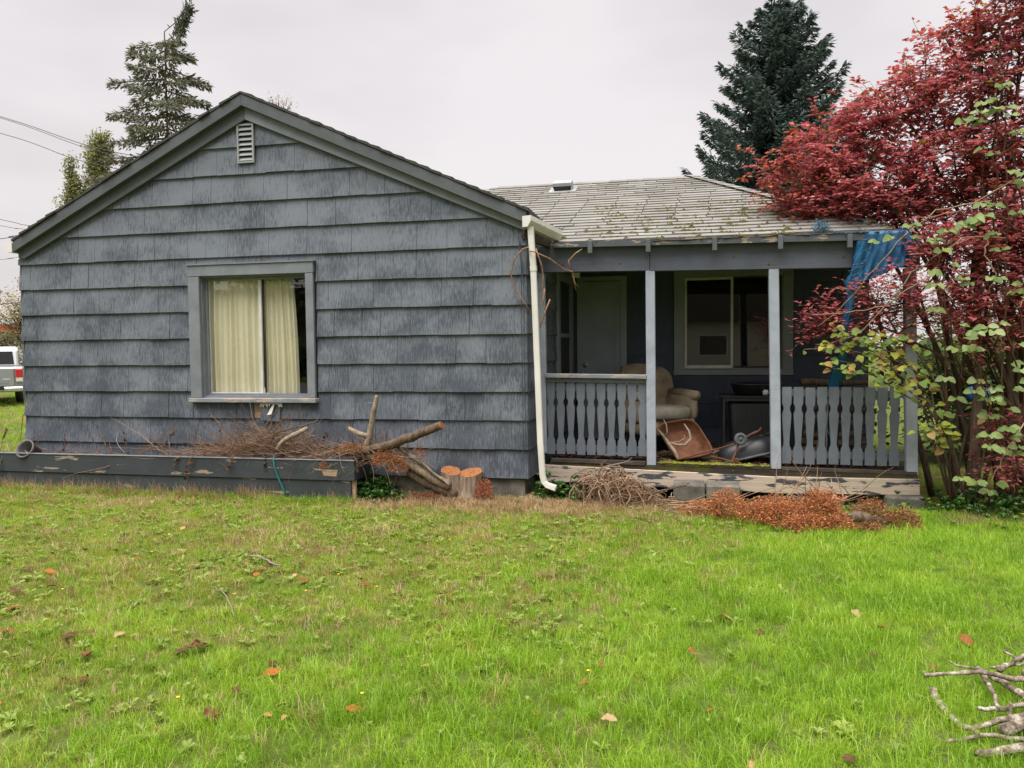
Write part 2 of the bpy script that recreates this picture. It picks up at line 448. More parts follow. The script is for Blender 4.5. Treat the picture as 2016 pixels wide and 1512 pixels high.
def lay_courses(org, ang, u0, u1, zs, parent, wmin, wmax, excl=(), half=(), tb=0.036, tt=0.006, zmax=9, skip=(), mat=None):
    mat = mat or M['siding']
    """one object per shake; org = world point of u=0 on the wall face, ang = wall heading about Z"""
    ca, sa = math.cos(ang), math.sin(ang)
    for k in range(len(zs) - 1):
        z0, z1 = zs[k], min(zs[k + 1], zmax)
        u = u0; edges = [u0]
        first = True
        while u < u1 - 1e-6:
            w = U(wmin, wmax) * (U(0.4, 0.9) if first else 1); first = False
            u = min(u + w, u1)
            if u1 - u < wmin * 0.5: u = u1
            edges.append(u)
        for r in excl:                              # make joints at openings
            if z0 < r[3] and z1 > r[2]:
                edges += [e for e in (r[0], r[1]) if u0 < e < u1]
        edges = sorted(edges)
        for a, b in zip(edges, edges[1:]):
            if b - a < 0.012: continue
            spans = [(z0, z1 + 0.02)]
            for r in excl:
                if a >= r[0] - 1e-4 and b <= r[1] + 1e-4:
                    ns = []
                    for s0, s1 in spans:
                        if s1 <= r[2] or s0 >= r[3]: ns.append((s0, s1)); continue
                        if s0 < r[2] - .01: ns.append((s0, r[2]))
                        if s1 > r[3] + .01: ns.append((r[3], s1))
                    spans = ns
            for s0, s1 in spans:
                if any(k == sk[0] and a < sk[1] < b for sk in skip): continue
                full = abs(s0 - z0) < 1e-6 and abs(s1 - z1 - .02) < 1e-6
                g = RNG.choice((.0006, .001, .0014, .0026))
                poly = [(a + g, s0), (b - g, s0), (b - g, s1), (a + g, s1)]
                cut = poly
                for hp in half: cut = clip(cut, *hp)
                if len(cut) < 3: continue
                ar = 0.5 * abs(sum(cut[i][0] * cut[(i + 1) % len(cut)][1] - cut[(i + 1) % len(cut)][0] * cut[i][1] for i in range(len(cut))))
                if ar < 0.0015: continue
                dz = U(-.004, .003) if full else 0
                if full and len(cut) == 4 and abs(ar - (b - a - 2 * g) * (s1 - s0)) < 1e-5:
                    ob = bpy.data.objects.new('shingle', unit_shingle(z1 - z0 + .02, tb, tt, mat)); COL.objects.link(ob)
                    c = (a + b) / 2
                    place(ob, (org[0] + ca * c, org[1] + sa * c, s0 + dz), parent)
                    ob.scale = (b - a - 2 * g, U(.9, 1.12), 1); ob.rotation_euler = (0, U(-.003, .003), ang)
                else:
                    mb = MB(); n = len(cut)
                    yy = lambda z: -(tb - (tb - tt) * (z - z0) / (z1 + .02 - z0))
                    mb.add([(x, yy(z), z) for x, z in cut] + [(x, 0, z) for x, z in cut],
                           [tuple(range(n)), tuple(range(2 * n - 1, n - 1, -1))] + [(i, i + n, (i + 1) % n + n, (i + 1) % n) for i in range(n)])
                    mb.v = [(org[0] + ca * x - sa * y, org[1] + sa * x + ca * y, z) for x, y, z in mb.v]
                    mk('shingle', mb, mat, parent)

ZC = [0.215 + 0.3052 * k for k in range(15)]
TR = (-5.50, -3.93, 1.01, 2.583)              # casing outline
VT = (-4.835, -4.63, 3.69, 4.12)
half = [(-SLL, 1, PZ - SLL * PX - 0.21 - 0), (SLR, 1, PZ + SLR * PX - 0.21)]
half[0] = (-SLL, 1, PZ - SLL * PX - 0.21)
lay_courses((0, YW, 0), 0.0, -7.825, -1.553, ZC, front_wall, 0.19, 0.36, excl=[TR, VT], half=half, skip=[(2, -4.66), (2, -4.56)])
# exposed sheathing and the loose shake under the window
mk('bare_patch', MB().box((-4.80, YW - .012, .83), (-4.45, YW, 1.01)), M['bare'], front_wall)
ls = MB().box((-.115, -.01, -.17), (.115, .01, .0)); ls.xf(Matrix.Translation((-4.50, YW - .035, .97)) @ Matrix.Rotation(.05, 4, 'Y') @ Matrix.Rotation(-.08, 4, 'X'))
mk('shingle', ls, M['siding'], front_wall)
torn = MB()
for i in range(9):
    x = -4.62 + i * .03
    torn.add([(x, -.045, 1.01), (x + .03, -.045, 1.01), (x + .03, -.052, 1.01 - U(.01, .06)), (x, -.052, 1.01 - U(.01, .06))], [(0, 1, 2, 3)])
torn.add([(-4.47, -.05, .98), (-4.44, -.055, .99), (-4.47, -.075, .88), (-4.53, -.07, .87)], [(0, 1, 2, 3)])
mk('torn_flashing', torn, M['paper'], front_wall)
# concrete footing
mk('foundation', MB().box((-7.76, 0.03, -.2), (-1.60, .15, .215)).box((-1.75, .15, -.2), (-1.60, 2.4, .215)), M['concrete'], HOUSE)
# left flank and its shakes (seen edge on)
flank = mk('left_wall', MB().box((-7.80, .12, .2), (-7.70, 6.6, 2.86)), M['backing'], HOUSE)
for k in range(9):
    mb = MB(); z0, z1 = ZC[k], ZC[k + 1]
    if k == 8: z1 = z0 + .16
    n_ = 6
    for j in range(1):
        mb.add([(-7.80, .0, z0), (-7.832, .0, z0), (-7.806, .0, z1), (-7.80, .0, z1), (-7.80, 6.6, z0), (-7.832, 6.6, z0), (-7.806, 6.6, z1), (-7.80, 6.6, z1)],
               [(3, 2, 1, 0), (4, 5, 6, 7), (0, 1, 5, 4), (1, 2, 6, 5), (2, 3, 7, 6)])
    mk('shingle', mb, M['siding'], flank)
mk('back_wall', MB().box((-7.8, 6.5, .0), (2.3, 6.6, 2.85)).box((2.2, 2.5, .2), (2.3, 6.5, 2.7)), M['siding'], HOUSE)
# ---- gable roof: sloping decks, course steps along the rake, rake boards, frieze
YF, YB = -0.105, 7.0
def slab(x0, z0, x1, z1, t, y0, y1): return MB().prism([(x0, z0 - t), (x1, z1 - t), (x1, z1), (x0, z0)], y0, y1)
groof = MB()
groof.v, groof.f, groof.c = [], [], []
for (xe, s) in ((-7.80, -1), (-1.50, 1)):
    ze = roof_z(xe)
    p = [(PX, PZ - .02), (xe, ze - .02), (xe, ze - .06), (PX, PZ - .06)]
    groof.prism(p if s < 0 else p[::-1], YF + .02, YB)
    n_ = 24
    for i in range(n_):                                   # butt of each course sits proud
        a, b = i / n_, (i + 1) / n_
        xa, xb = xe + (PX - xe) * a - (0.03 * -s if i else 0) * 0, xe + (PX - xe) * b
        za, zb = ze + (PZ - ze) * a, ze + (PZ - ze) * b
        dx = -s * 0
        q = [(xa, za - .018), (xb, zb - .018), (xb, zb + .002), (xa, za + .013 + U(0, .006))]
        groof.prism(q if s > 0 else q, YF - .03 + U(-.012, .012), YB)
gable_roof = mk('gable_roof', groof, M['roofdark'], HOUSE)
def along(x0, x1, t0, t1, y0, y1):
    return MB().prism([(x0, roof_z(x0) - t1), (x1, roof_z(x1) - t1), (x1, roof_z(x1) - t0), (x0, roof_z(x0) - t0)], y0, y1)
mk('rake_board', along(-7.79, PX, .022, .150, YF - .012, YF + .035), M['rake'], gable_roof, bevel=.004)
mk('rake_board', along(PX, -1.53, .022, .150, YF - .012, YF + .035), M['rake'], gable_roof, bevel=.004)
mk('frieze_board', MB().prism([(-7.70, roof_z(-7.7) - .27), (PX, PZ - .285), (PX, PZ - .13), (-7.78, roof_z(-7.78) - .13), (-7.78, roof_z(-7.78) - .215)], -.052, -.012), M['rake'], gable_roof, bevel=.004)
mk('frieze_board', MB().prism([(PX, PZ - .285), (-1.56, roof_z(-1.56) - .225), (-1.53, roof_z(-1.53) - .16), (-1.53, roof_z(-1.53) - .13), (PX, PZ - .13)], -.052, -.012), M['trim'], gable_roof, bevel=.004)
mk('soffit', along(-7.78, PX, .13, .150, YF + .036, .02), M['rake'], gable_roof)
mk('soffit', along(PX, -1.54, .13, .150, YF + .036, .02), M['rake'], gable_roof)
# ---- gable vent
vent = mk('gable_vent', MB().box((-4.82, -.004, 3.70), (-4.645, .03, 4.11)), M['black'], HOUSE)
for a, b in (((-4.835, -.034, 3.69), (-4.815, -.008, 4.12)), ((-4.65, -.034, 3.69), (-4.63, -.008, 4.12)), ((-4.8145, -.033, 3.69), (-4.6505, -.009, 3.708)), ((-4.8145, -.033, 4.102), (-4.6505, -.009, 4.12))):
    mk('vent_frame', MB().box(a, b), M['vent'], vent)
for i in range(7):
    z = 3.715 + i * .0555
    mk('louver', MB().add([(-4.814, -.032, z), (-4.651, -.032, z), (-4.651, -.005, z + .037), (-4.814, -.005, z + .037), (-4.814, -.032, z + .005), (-4.651, -.032, z + .005), (-4.651, -.005, z + .042), (-4.814, -.005, z + .042)],
       [(0, 3, 2, 1), (4, 5, 6, 7), (0, 1, 5, 4), (2, 3, 7, 6), (1, 2, 6, 5), (3, 0, 4, 7)]), M['vent'], vent)
# ---- front window
win = MB()
for a, b in (((WX0, -.005, WZ0), (WX0 + .015, .16, WZ1)), ((WX1 - .015, -.005, WZ0), (WX1, .16, WZ1)), ((WX0 + .015, -.005, WZ1 - .015), (WX1 - .015, .16, WZ1)), ((WX0 + .015, -.005, WZ0), (WX1 - .015, .16, WZ0 + .02))): win.box(a, b)
window = mk('window', win, M['trim'], HOUSE)
mk('casing_board', MB().box((-5.497, -.05, 1.062), (WX0 + .004, -.006, WZ1 - .003)), M['trim'], window, bevel=.004)
mk('casing_board', MB().box((WX1 - .004, -.05, 1.062), (-3.945, -.006, WZ1 - .003)), M['trim'], window, bevel=.004)
mk('casing_board', MB().box((-5.50, -.052, WZ1), (-3.94, -.006, 2.57)), M['trim'], window, bevel=.004)
mk('drip_cap', MB().box((-5.515, -.066, 2.571), (-3.925, .0, 2.584)), M['trim'], window)
mk('sill', MB().box((-5.51, -.085, 1.008), (-3.925, .03, 1.059)), M['rail'], window, bevel=.006)
def sash(x0, x1, z0, z1, y, fr, parent, mat, inner=None):
    m = MB()
    m.box((x0, y, z0), (x0 + fr, y + .025, z1)); m.box((x1 - fr, y, z0), (x1, y + .025, z1))
    m.box((x0 + fr, y, z1 - fr), (x1 - fr, y + .025, z1)); m.box((x0 + fr, y, z0), (x1 - fr, y + .025, z0 + fr * 1.2))
    s = mk('sash', m, mat, parent)
    mk('pane', MB().box((x0 + fr * .7, y + .010, z0 + fr), (x1 - fr * .7, y + .014, z1 - fr * .7)), M['glass'], parent)
    return s
sash(WX0 + .015, -4.655, WZ0 + .02, WZ1 - .015, .085, .032, window, M['sash'])
mk('sash_track', MB().box((WX0 + .0155, .055, WZ0 + .0205), (WX1 - .0155, .084, WZ0 + .045)).box((WX0 + .0155, .06, WZ1 - .045), (WX1 - .0155, .084, WZ1 - .0155)).box((WX0 + .0155, .058, WZ0 + .0455), (WX0 + .04, .084, WZ1 - .0455)), M['trim'], window)
sash(-4.668, WX1 - .015, WZ0 + .022, WZ1 - .017, .118, .016, window, M['black'])
mk('crank_lever', MB().tube([(-4.63, .075, 1.10), (-4.63, .07, 1.17)], .007, 6).tube([(-4.60, .08, 1.09), (-4.60, .075, 1.11)], .009, 6), M['sash'], window)
mk('room_interior', MB().add([(-7.68, .13, .3), (-1.66, .13, .3), (-1.66, 4.2, .3), (-7.68, 4.2, .3), (-7.68, .13, 2.72), (-1.66, .13, 2.72), (-1.66, 4.2, 2.72), (-7.68, 4.2, 2.72)],
   [(0, 1, 2, 3), (7, 6, 5, 4), (1, 5, 6, 2), (2, 6, 7, 3), (3, 7, 4, 0)]), M['interior'], HOUSE)
def curtain(x0, x1, z0, z1, y, folds, label, lean=0.0):
    nu, nv = 110, 14; v = []; f = []
    ph = U(0, 6)
    for j in range(nv + 1):
        t = j / nv
        for i in range(nu + 1):
            s = i / nu
            x = x0 + (x1 - x0) * s + lean * s * t * t
            w = math.sin(s * folds * 6.283 + ph + 1.1 * math.sin(s * 9 + ph)) * (0.024 + .010 * math.sin(s * 23 + ph))
            v.append((x, y + w * (0.55 + .6 * (1 - t)) + .008 * math.sin(t * 4 + s * 11), z0 + (z1 - z0) * t))
    for j in range(nv):
        for i in range(nu): f.append((j * (nu + 1) + i, j * (nu + 1) + i + 1, (j + 1) * (nu + 1) + i + 1, (j + 1) * (nu + 1) + i))
    o = mk('curtain', MB().add(v, f), M['curtain'], smooth=True)
    tag(o, label, 'curtain')
curtain(WX0 - .1, -4.67, .98, 2.52, .152, 11, 'cream pleated curtain behind the pale framed window sash')
curtain(-4.66, -4.25, .98, 2.52, .185, 7, 'cream curtain panel ending short beside the dark window gap', -.07)

# ---- right flank of the gable wing (runs back into the porch)
ANG = math.atan2(2.4, 0.15)
sw = MB().add([(-1.57, .0205, .2), (-1.42, 2.4, .2), (-1.72, 2.4, .2), (-1.72, .121, .2), (-1.57, .1205, .2)][:4] , [(3, 2, 1, 0)])
sw = MB().add([(-1.575, .121, .2), (-1.425, 2.4, .2), (-1.72, 2.4, .2), (-1.72, .121, .2), (-1.575, .121, 2.93), (-1.425, 2.4, 2.93), (-1.72, 2.4, 2.93), (-1.72, .121, 2.93)],
              [(0, 3, 2, 1), (4, 5, 6, 7), (0, 1, 5, 4), (1, 2, 6, 5), (2, 3, 7, 6), (3, 0, 4, 7)])
side_wall = mk('side_wall', sw, M['backing'], HOUSE)
SW = (1.42, 2.30, 1.0, 2.52)
lay_courses((-1.578, .0, 0), ANG, .0, 2.40, ZC[:10], side_wall, 0.22, 0.46, excl=[SW], tb=.034, zmax=2.93)
def on_side(u, d, z):
    ca, sa = math.cos(ANG), math.sin(ANG)
    return (-1.578 + ca * u + sa * d, sa * u - ca * d, z)
def sidebox(u0, u1, d0, d1, z0, z1):
    m = MB().box((u0, d0, z0), (u1, d1, z1)); m.v = [on_side(u, d, z) for u, d, z in m.v]; m.f = [f[::-1] for f in m.f]; return m
swin = mk('side_window', sidebox(1.44, 2.28, .005, .012, 1.02, 2.5), M['darktrim'], HOUSE)
mk('casing_board', sidebox(1.42, 1.52, .013, .055, 1.0, 2.52), M['darktrim'], swin)
mk('casing_board', sidebox(2.20, 2.30, .013, .055, 1.0, 2.52), M['darktrim'], swin)
mk('casing_board', sidebox(1.5205, 2.1995, .013, .054, 2.42, 2.52), M['darktrim'], swin)
mk('casing_board', sidebox(1.5205, 2.1995, .013, .06, 1.0, 1.07), M['darktrim'], swin)
mk('meeting_rail', sidebox(1.5205, 2.1995, .02, .045, 1.72, 1.77), M['darktrim'], swin)
mk('pane', sidebox(1.5205, 2.1995, .014, .018, 1.07, 2.42), M['blackplastic'], swin)

# ---- gutters and downspout
def gutter(a, b, parent, d=.10, h=.11, flip=1):
    a, b = Vector(a), Vector(b); ax = (b - a).normalized(); r = Vector((ax.y, -ax.x, 0)) * flip
    prof = [(0, h), (0, 0), (.06, 0), (.085, .035), (.10, .06), (.10, h), (.092, h), (.09, .065), (.055, .008), (.008, .008), (.008, h)]
    m = MB(); n = len(prof)
    vs = [p + r * u * d / .1 + Vector((0, 0, w)) for p in (a, b) for u, w in prof]
    fs = [(i, i + 1, i + 1 + n, i + n) for i in range(n - 1)] + [(0, n, 2 * n - 1, n - 1)]
    m.add(vs, fs)
    for p in (a, b):
        m.add([p + r * u * d / .1 + Vector((0, 0, w)) for u, w in prof[:6]], [(0, 1, 2, 3, 4, 5)])
    return mk('gutter', m, M['gutter'], parent)
gutter((-1.565, -.15, 2.825), (-1.33, .43, 2.745), HOUSE, .105)
gutter((-7.80, -.12, 2.80), (-7.80, 6.9, 2.80), HOUSE, .11, flip=-1)
mk('fascia', MB().add([(-1.565, -.04, 2.72), (-1.35, .52, 2.68), (-1.35, .52, 2.86), (-1.565, -.04, 2.93), (-1.60, -.04, 2.72), (-1.40, .52, 2.68), (-1.40, .52, 2.86), (-1.60, -.04, 2.93)],
   [(0, 1, 2, 3), (7, 6, 5, 4), (0, 4, 5, 1), (3, 2, 6, 7), (1, 5, 6, 2), (0, 3, 7, 4)]), M['rot'], HOUSE)
dp = [(-1.485, -.12, 2.83), (-1.482, -.11, 2.74), (-1.462, -.10, 2.40), (-1.43, -.10, 1.4), (-1.405, -.10, .60), (-1.385, -.10, .27), (-1.37, -.10, .205), (-1.335, -.105, .17), (-1.245, -.12, .145)]
sp = MB()
def recttube(m, pts, w, h):
    pts = [Vector(p) for p in pts]; vs = []
    for i, p in enumerate(pts):
        d = (pts[min(i + 1, len(pts) - 1)] - pts[max(i - 1, 0)]).normalized()
        yv = Vector((0, 1, 0)); r = d.cross(yv).normalized(); yv = r.cross(d).normalized()
        vs += [p + r * sx * w / 2 + yv * sy * h / 2 for sx, sy in ((-1, -.7), (-.75, -1), (.75, -1), (1, -.7), (1, .7), (.75, 1), (-.75, 1), (-1, .7))]
    n = 8
    m.add(vs, [(i * n + k, i * n + (k + 1) % n, (i + 1) * n + (k + 1) % n, (i + 1) * n + k) for i in range(len(pts) - 1) for k in range(n)])
recttube(sp, dp, .062, .05)
downspout = mk('downspout', sp, M['gutter'], HOUSE)
cl = MB(); recttube(cl, [(-1.4635, -.10, 2.43), (-1.4605, -.10, 2.38)], .07, .058); mk('joint_sleeve', cl, M['gutter'], downspout)

# ---- porch back wall, door and window
YBW = 2.4
bw = MB()
BX0, BX1, BZ0, BZ1 = 0.05, 1.28, 1.29, 2.49
bw.box((-1.72, YBW, .2), (BX0, YBW + .1, 2.85)); bw.box((BX1, YBW, .2), (2.3, YBW + .1, 2.85)); bw.box((BX0, YBW, .2), (BX1, YBW + .1, BZ0)); bw.box((BX0, YBW, BZ1), (BX1, YBW + .1, 2.85))
porch_wall = mk('porch_wall', bw, M['backing'], HOUSE)
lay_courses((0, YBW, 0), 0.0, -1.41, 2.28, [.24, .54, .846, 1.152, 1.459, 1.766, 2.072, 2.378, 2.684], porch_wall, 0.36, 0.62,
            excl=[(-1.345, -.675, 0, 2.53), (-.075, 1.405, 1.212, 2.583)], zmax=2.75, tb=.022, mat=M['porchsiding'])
door = mk('door', MB().box((-1.27, YBW - .012, .37), (-.765, YBW + .0, 2.46)), M['sidedoor'], HOUSE)
for a, b in (((-1.34, .345), (-1.2705, 2.47)), ((-.7645, .345), (-.68, 2.47)), ((-1.34, 2.471), (-.68, 2.53))):
    mk('door_casing', MB().box((a[0], YBW - .045, a[1]), (b[0], YBW - .001, b[1])), M['sidedoor'], door, bevel=.004)
mk('door_stop', MB().box((-.835, YBW - .03, .37), (-.765, YBW - .0125, 2.46)).box((-1.27, YBW - .03, 2.385), (-.8355, YBW - .0125, 2.46)), M['sidedoor'], door)
kb = MB().lathe([(.0, .06), (.018, .058), (.028, .045), (.028, .03), (.012, .018), (.011, .004), (.03, .0)], n=14)
kb.xf(Matrix.Translation((-1.228, YBW - .013, 1.355)) @ Matrix.Rotation(math.pi / 2, 4, 'X'))
mk('door_knob', kb, M['brass'], door, smooth=True)
pw = MB()
for a, b in (((BX0, YBW - .02, BZ0), (BX0 + .014, YBW + .12, BZ1)), ((BX1 - .014, YBW - .02, BZ0), (BX1, YBW + .12, BZ1)), ((BX0 + .0145, YBW - .02, BZ1 - .014), (BX1 - .0145, YBW + .12, BZ1)), ((BX0 + .0145, YBW - .02, BZ0), (BX1 - .0145, YBW + .12, BZ0 + .014))): pw.box(a, b)
pwin = mk('porch_window', pw, M['darktrim'], HOUSE)
for a, b in (((-.07, 1.29), (BX0 + .003, 2.487)), ((BX1 - .003, 1.29), (1.40, 2.487)), ((-.07, 2.488), (1.40, 2.58)), ((-.075, 1.215), (1.405, 1.289))):
    mk('casing_board', MB().box((a[0], YBW - .055, a[1]), (b[0], YBW - .0215, b[1])), M['darktrim'], pwin, bevel=.004)
sash(BX0 + .015, .675, BZ0 + .015, BZ1 - .015, YBW + .0, .03, pwin, M['sash'])
sash(.662, BX1 - .015, BZ0 + .017, BZ1 - .017, YBW + .05, .016, pwin, M['black'])
for z in (1.43, 2.31): mk('sash_latch', MB().box((BX0 + .03, YBW - .02, z), (BX0 + .042, YBW - .001, z + .05)), M['sash'], pwin)
mk('room_interior', MB().add([(-1.6, YBW + .13, .3), (2.15, YBW + .13, .3), (2.15, 6.4, .3), (-1.6, 6.4, .3), (-1.6, YBW + .13, 2.72), (2.15, YBW + .13, 2.72), (2.15, 6.4, 2.72), (-1.6, 6.4, 2.72)],
   [(0, 1, 2, 3), (7, 6, 5, 4), (1, 5, 6, 2), (2, 6, 7, 3), (3, 7, 4, 0)]), M['interior'], HOUSE)
mk('porch_ceiling', MB().box((-1.41, .56, 2.70), (2.28, YBW - .04, 2.73)), M['beam'], HOUSE)
lamp = mk('porch_lamp', MB().lathe([(.0, 0.0), (.05, 0.0), (.055, .02), (.055, .11), (.03, .13), (.0, .13)], (-1.22, 1.35, 2.43), 16), M['gutter'], HOUSE, smooth=True)
mk('lamp_bracket', MB().box((-1.24, 1.33, 2.561), (-1.20, 1.37, 2.70)), M['gutter'], lamp)
mk('corner_bracket', MB().add([(-1.17, 1.2, 2.52), (-1.03, 1.2, 2.69), (-1.27, 1.2, 2.69), (-1.17, 1.26, 2.52), (-1.03, 1.26, 2.69), (-1.27, 1.26, 2.69)], [(0, 1, 2), (5, 4, 3), (0, 3, 4, 1), (1, 4, 5, 2), (2, 5, 3, 0)]), M['bare'], HOUSE)

# ---- porch front: beam, posts, railings, deck
def zt(x): return -.0145 * (x + 1.45)
def bar(x0, x1, za, zb, y0, y1):
    """board along X that follows the porch's settling"""
    return MB().prism([(x0, za + zt(x0)), (x1, za + zt(x1)), (x1, zb + zt(x1)), (x0, zb + zt(x0))], y0, y1)
mk('porch_beam', bar(-1.50, -.312, 2.418, 2.70, .455, .55), M['beam'], HOUSE, bevel=.004)
mk('porch_beam', bar(-.308, 2.33, 2.412, 2.69, .452, .55), M['beam'], HOUSE, bevel=.004)
mk('drip_board', bar(-1.36, -.34, 2.672, 2.735, .362, .383), M['eaveboard'], HOUSE)
mk('drip_board', bar(-.30, 2.14, 2.675, 2.742, .360, .383), M['eaveboard'], HOUSE)
for x in (-.93, -.32, .355, 1.0, 1.655):
    mk('rafter_tail', MB().box((x - .024, .325, 2.60 + zt(x)), (x + .024, .3595, 2.735 + zt(x))), M['rake'], HOUSE, bevel=.003)
for x, y, s in ((-.62, .452, 0), (-1.24, .452, 0), (.55, .449, 0), (1.62, .449, 0), (-.35, .452, 0), (.9, .449, 0)):
    kn = MB().lathe([(.0, .006), (.010, .005), (.012, .0)], n=8); kn.xf(Matrix.Translation((x, y + .003, 2.54 + zt(x) + U(-.08, .08))) @ Matrix.Rotation(math.pi / 2, 4, 'X'))
    mk('bolt_head', kn, M['rust'], HOUSE)
def post(xb, xt, w, zb, ztp, y=.5, d=.095):
    m = MB(); h = w / 2
    m.add([(xb - h, y, zb), (xb + h, y, zb), (xb + h, y + d, zb), (xb - h, y + d, zb), (xt - h, y, ztp), (xt + h, y, ztp), (xt + h, y + d, ztp), (xt - h, y + d, ztp)],
          [(0, 3, 2, 1), (4, 5, 6, 7), (0, 1, 5, 4), (1, 2, 6, 5), (2, 3, 7, 6), (3, 0, 4, 7)])
    return mk('porch_post', m, M['post'], HOUSE, bevel=.006)
post(-.295, -.305, .098, .315, 2.405, .455)
post(.985, .95, .10, .305, 2.385, .455)
post(2.29, 2.245, .105, .27, 2.35, .455)
post(-1.485, -1.497, .085, .42, 2.42, .49)
prof_h = [(1.213, 0), (1.04, 0), (1.015, .012), (.992, .0165), (.965, .013), (.942, .002), (.925, 0), (.905, .001), (.78, .009), (.66, .017), (.63, .0185), (.60, .014), (.575, .003), (.55, 0), (.415, 0)]
def baluster(x, w, dz, parent, crop=None):
    h = w / 2; j = U(-.004, .004)
    right = [(x + h - n, z + dz + j) for z, n in prof_h]; left = [(x - h + n, z + dz + j) for z, n in prof_h][::-1]
    tl = U(-.004, .004)
    m = MB(); poly = [(px + tl * (pz - .8), pz) for px, pz in (right + left)][::-1]
    n = len(poly); k = n // 2
    # quads across the width keep the concave outline clean
    R_, L_ = [(px + tl * (pz - .8), pz) for px, pz in right], [(px + tl * (pz - .8), pz) for px, pz in left[::-1]]
    y0, y1 = .503 + U(-.002, .002), .523
    vs = [(p[0], y0, p[1]) for p in L_] + [(p[0], y0, p[1]) for p in R_] + [(p[0], y1, p[1]) for p in L_] + [(p[0], y1, p[1]) for p in R_]
    q = len(L_); fs = []
    for i in range(q - 1):
        fs += [(i, i + 1, q + i + 1, q + i), (2 * q + i, 3 * q + i, 3 * q + i + 1, 2 * q + i + 1), (i, 2 * q + i, 2 * q + i + 1, i + 1), (q + i, q + i + 1, 3 * q + i + 1, 3 * q + i)]
    fs += [(0, q, 3 * q, 2 * q), (q - 1, 3 * q - 1, 4 * q - 1, 2 * q - 1)]
    m.add(vs, fs)
    return mk('baluster', m, M['baluster'], parent)
rl = mk('porch_railing', bar(-1.44, -.345, .45, .52, .524, .56), M['baluster'], HOUSE)
mk('back_rail', bar(-1.44, -.345, 1.12, 1.19, .524, .56), M['baluster'], rl)
mk('hand_rail', bar(-1.445, -.345, 1.262, 1.308, .44, .575), M['rail'], rl, bevel=.006)
mk('under_rail', bar(-1.44, -.346, 1.217, 1.252, .485, .53), M['baluster'], rl)
for i in range(10): baluster(-1.395 + i * .1116, .0905, zt(-1.4 + i * .11) * .6, rl)
rr = mk('porch_railing', bar(1.04, 2.235, .46, .53, .524, .56), M['baluster'], HOUSE)
mk('back_rail', bar(1.04, 2.235, 1.10, 1.17, .524, .56), M['baluster'], rr)
for i in range(10): baluster(1.09 + i * .1155, .093, -.045 + zt(1.09 + i * .11) * .3, rr)
deck = mk('porch_deck', bar(-1.40, 2.34, .21, .333, .455, .50), M['deck'], HOUSE)
for i in range(13):
    y0 = .505 + i * .146
    mk('plank', bar(-1.40, 2.32, .33 - U(0, .006), .362, y0, y0 + .139), M['deck'], deck)
mk('plank', bar(-1.38, -.36, .334, .372, .44, .503), M['rot'], deck)
mk('plank', bar(-.235, .93, .334, .366, .452, .503), M['deck'], deck)
mk('plank', bar(1.04, 2.33, .334, .364, .45, .503), M['rot'], deck)
mk('skirt_board', MB().prism([(-1.46, .118), (.975, .058), (.975, .228), (-1.46, .302)], .425, .461), M['skirt'], HOUSE, bevel=.004)
mk('skirt_board', MB().prism([(.977, .056), (2.35, .080), (2.35, .238), (.977, .232)], .42, .461), M['skirt'], HOUSE, bevel=.004)
for x in (-1.25, -1.0, -.75, -.48, -.05, .2, .55, 1.2, 1.6, 1.95):
    bh = MB().lathe([(.0, .008), (.009, .007), (.012, .0)], n=8); bh.xf(Matrix.Translation((x, .461, .30 + zt(x) + U(-.01, .01))) @ Matrix.Rotation(math.pi / 2, 4, 'X'))
    mk('bolt_head', bh, M['rust'], deck)
mb = MB()
for i in range(420):                                   # moss cushion on the deck edge between the posts
    x = U(-.22, .92); y = .46 + abs(RNG.gauss(0, .08)); z = .362 + zt(x)
    r = U(.012, .03) * (1 if y < .6 else .6); n_ = 6
    mb.add([(x + r * math.cos(a) * U(.8, 1.2), y + r * math.sin(a), z) for a in [6.283 * k / n_ for k in range(n_)]] + [(x, y, z + r * U(.35, .7))], [(k, (k + 1) % n_, n_) for k in range(n_)])
mk('deck_moss', mb, M['deckmoss'], deck, kind='stuff', smooth=True)
mk('pier', MB().box((2.02, .30, -.3), (2.38, .62, .078)), M['concrete'], HOUSE, bevel=.02)

# ---- main hip roof over the porch
PIT = 0.42; A = math.atan(PIT); EY, EZ = .385, 2.722
RY, RZ = EY + 2.99, EZ + 2.99 * PIT; RX = .19; CX = 2.10
def rp(x, s, n=0.0):
    return (x, EY + s * math.cos(A) - n * math.sin(A), EZ + s * math.sin(A) + n * math.cos(A))
SLEN = 2.99 / math.cos(A)
bx = -1.36
xv = lambda z: PX + (PZ - z) / SLR                      # valley with the gable roof
z_t = 3.02; yv0 = EY + (z_t - EZ) / PIT
mr = MB()
P = [(-1.34, EY, EZ), (CX, EY, EZ), (RX, RY, RZ), (xv(RZ), RY, RZ), (-1.50, yv0, z_t)]
mr.add([(x, y, z - .012) for x, y, z in P] + [(x, y + .01, z - .05) for x, y, z in P], [(0, 1, 2, 3, 4), (9, 8, 7, 6, 5), (0, 5, 6, 1), (1, 6, 7, 2)])
Q = [(CX, EY, EZ - .012), (CX + .35, 2 * RY - EY, EZ - .012), (RX, RY, RZ - .012)]
mr.add(Q, [(0, 1, 2)])
mr.add([(RX, RY, RZ - .012), (CX + .35, 2 * RY - EY, EZ - .012), (-4.4, 2 * RY - EY, EZ - .012), (xv(RZ), RY, RZ - .012)], [(0, 1, 2, 3)])
main_roof = mk('main_roof', mr, M['tab'], HOUSE)
NR = 24; EXP = SLEN / NR; TW = .39
tabm = bpy.data.meshes.new('roof_tab')
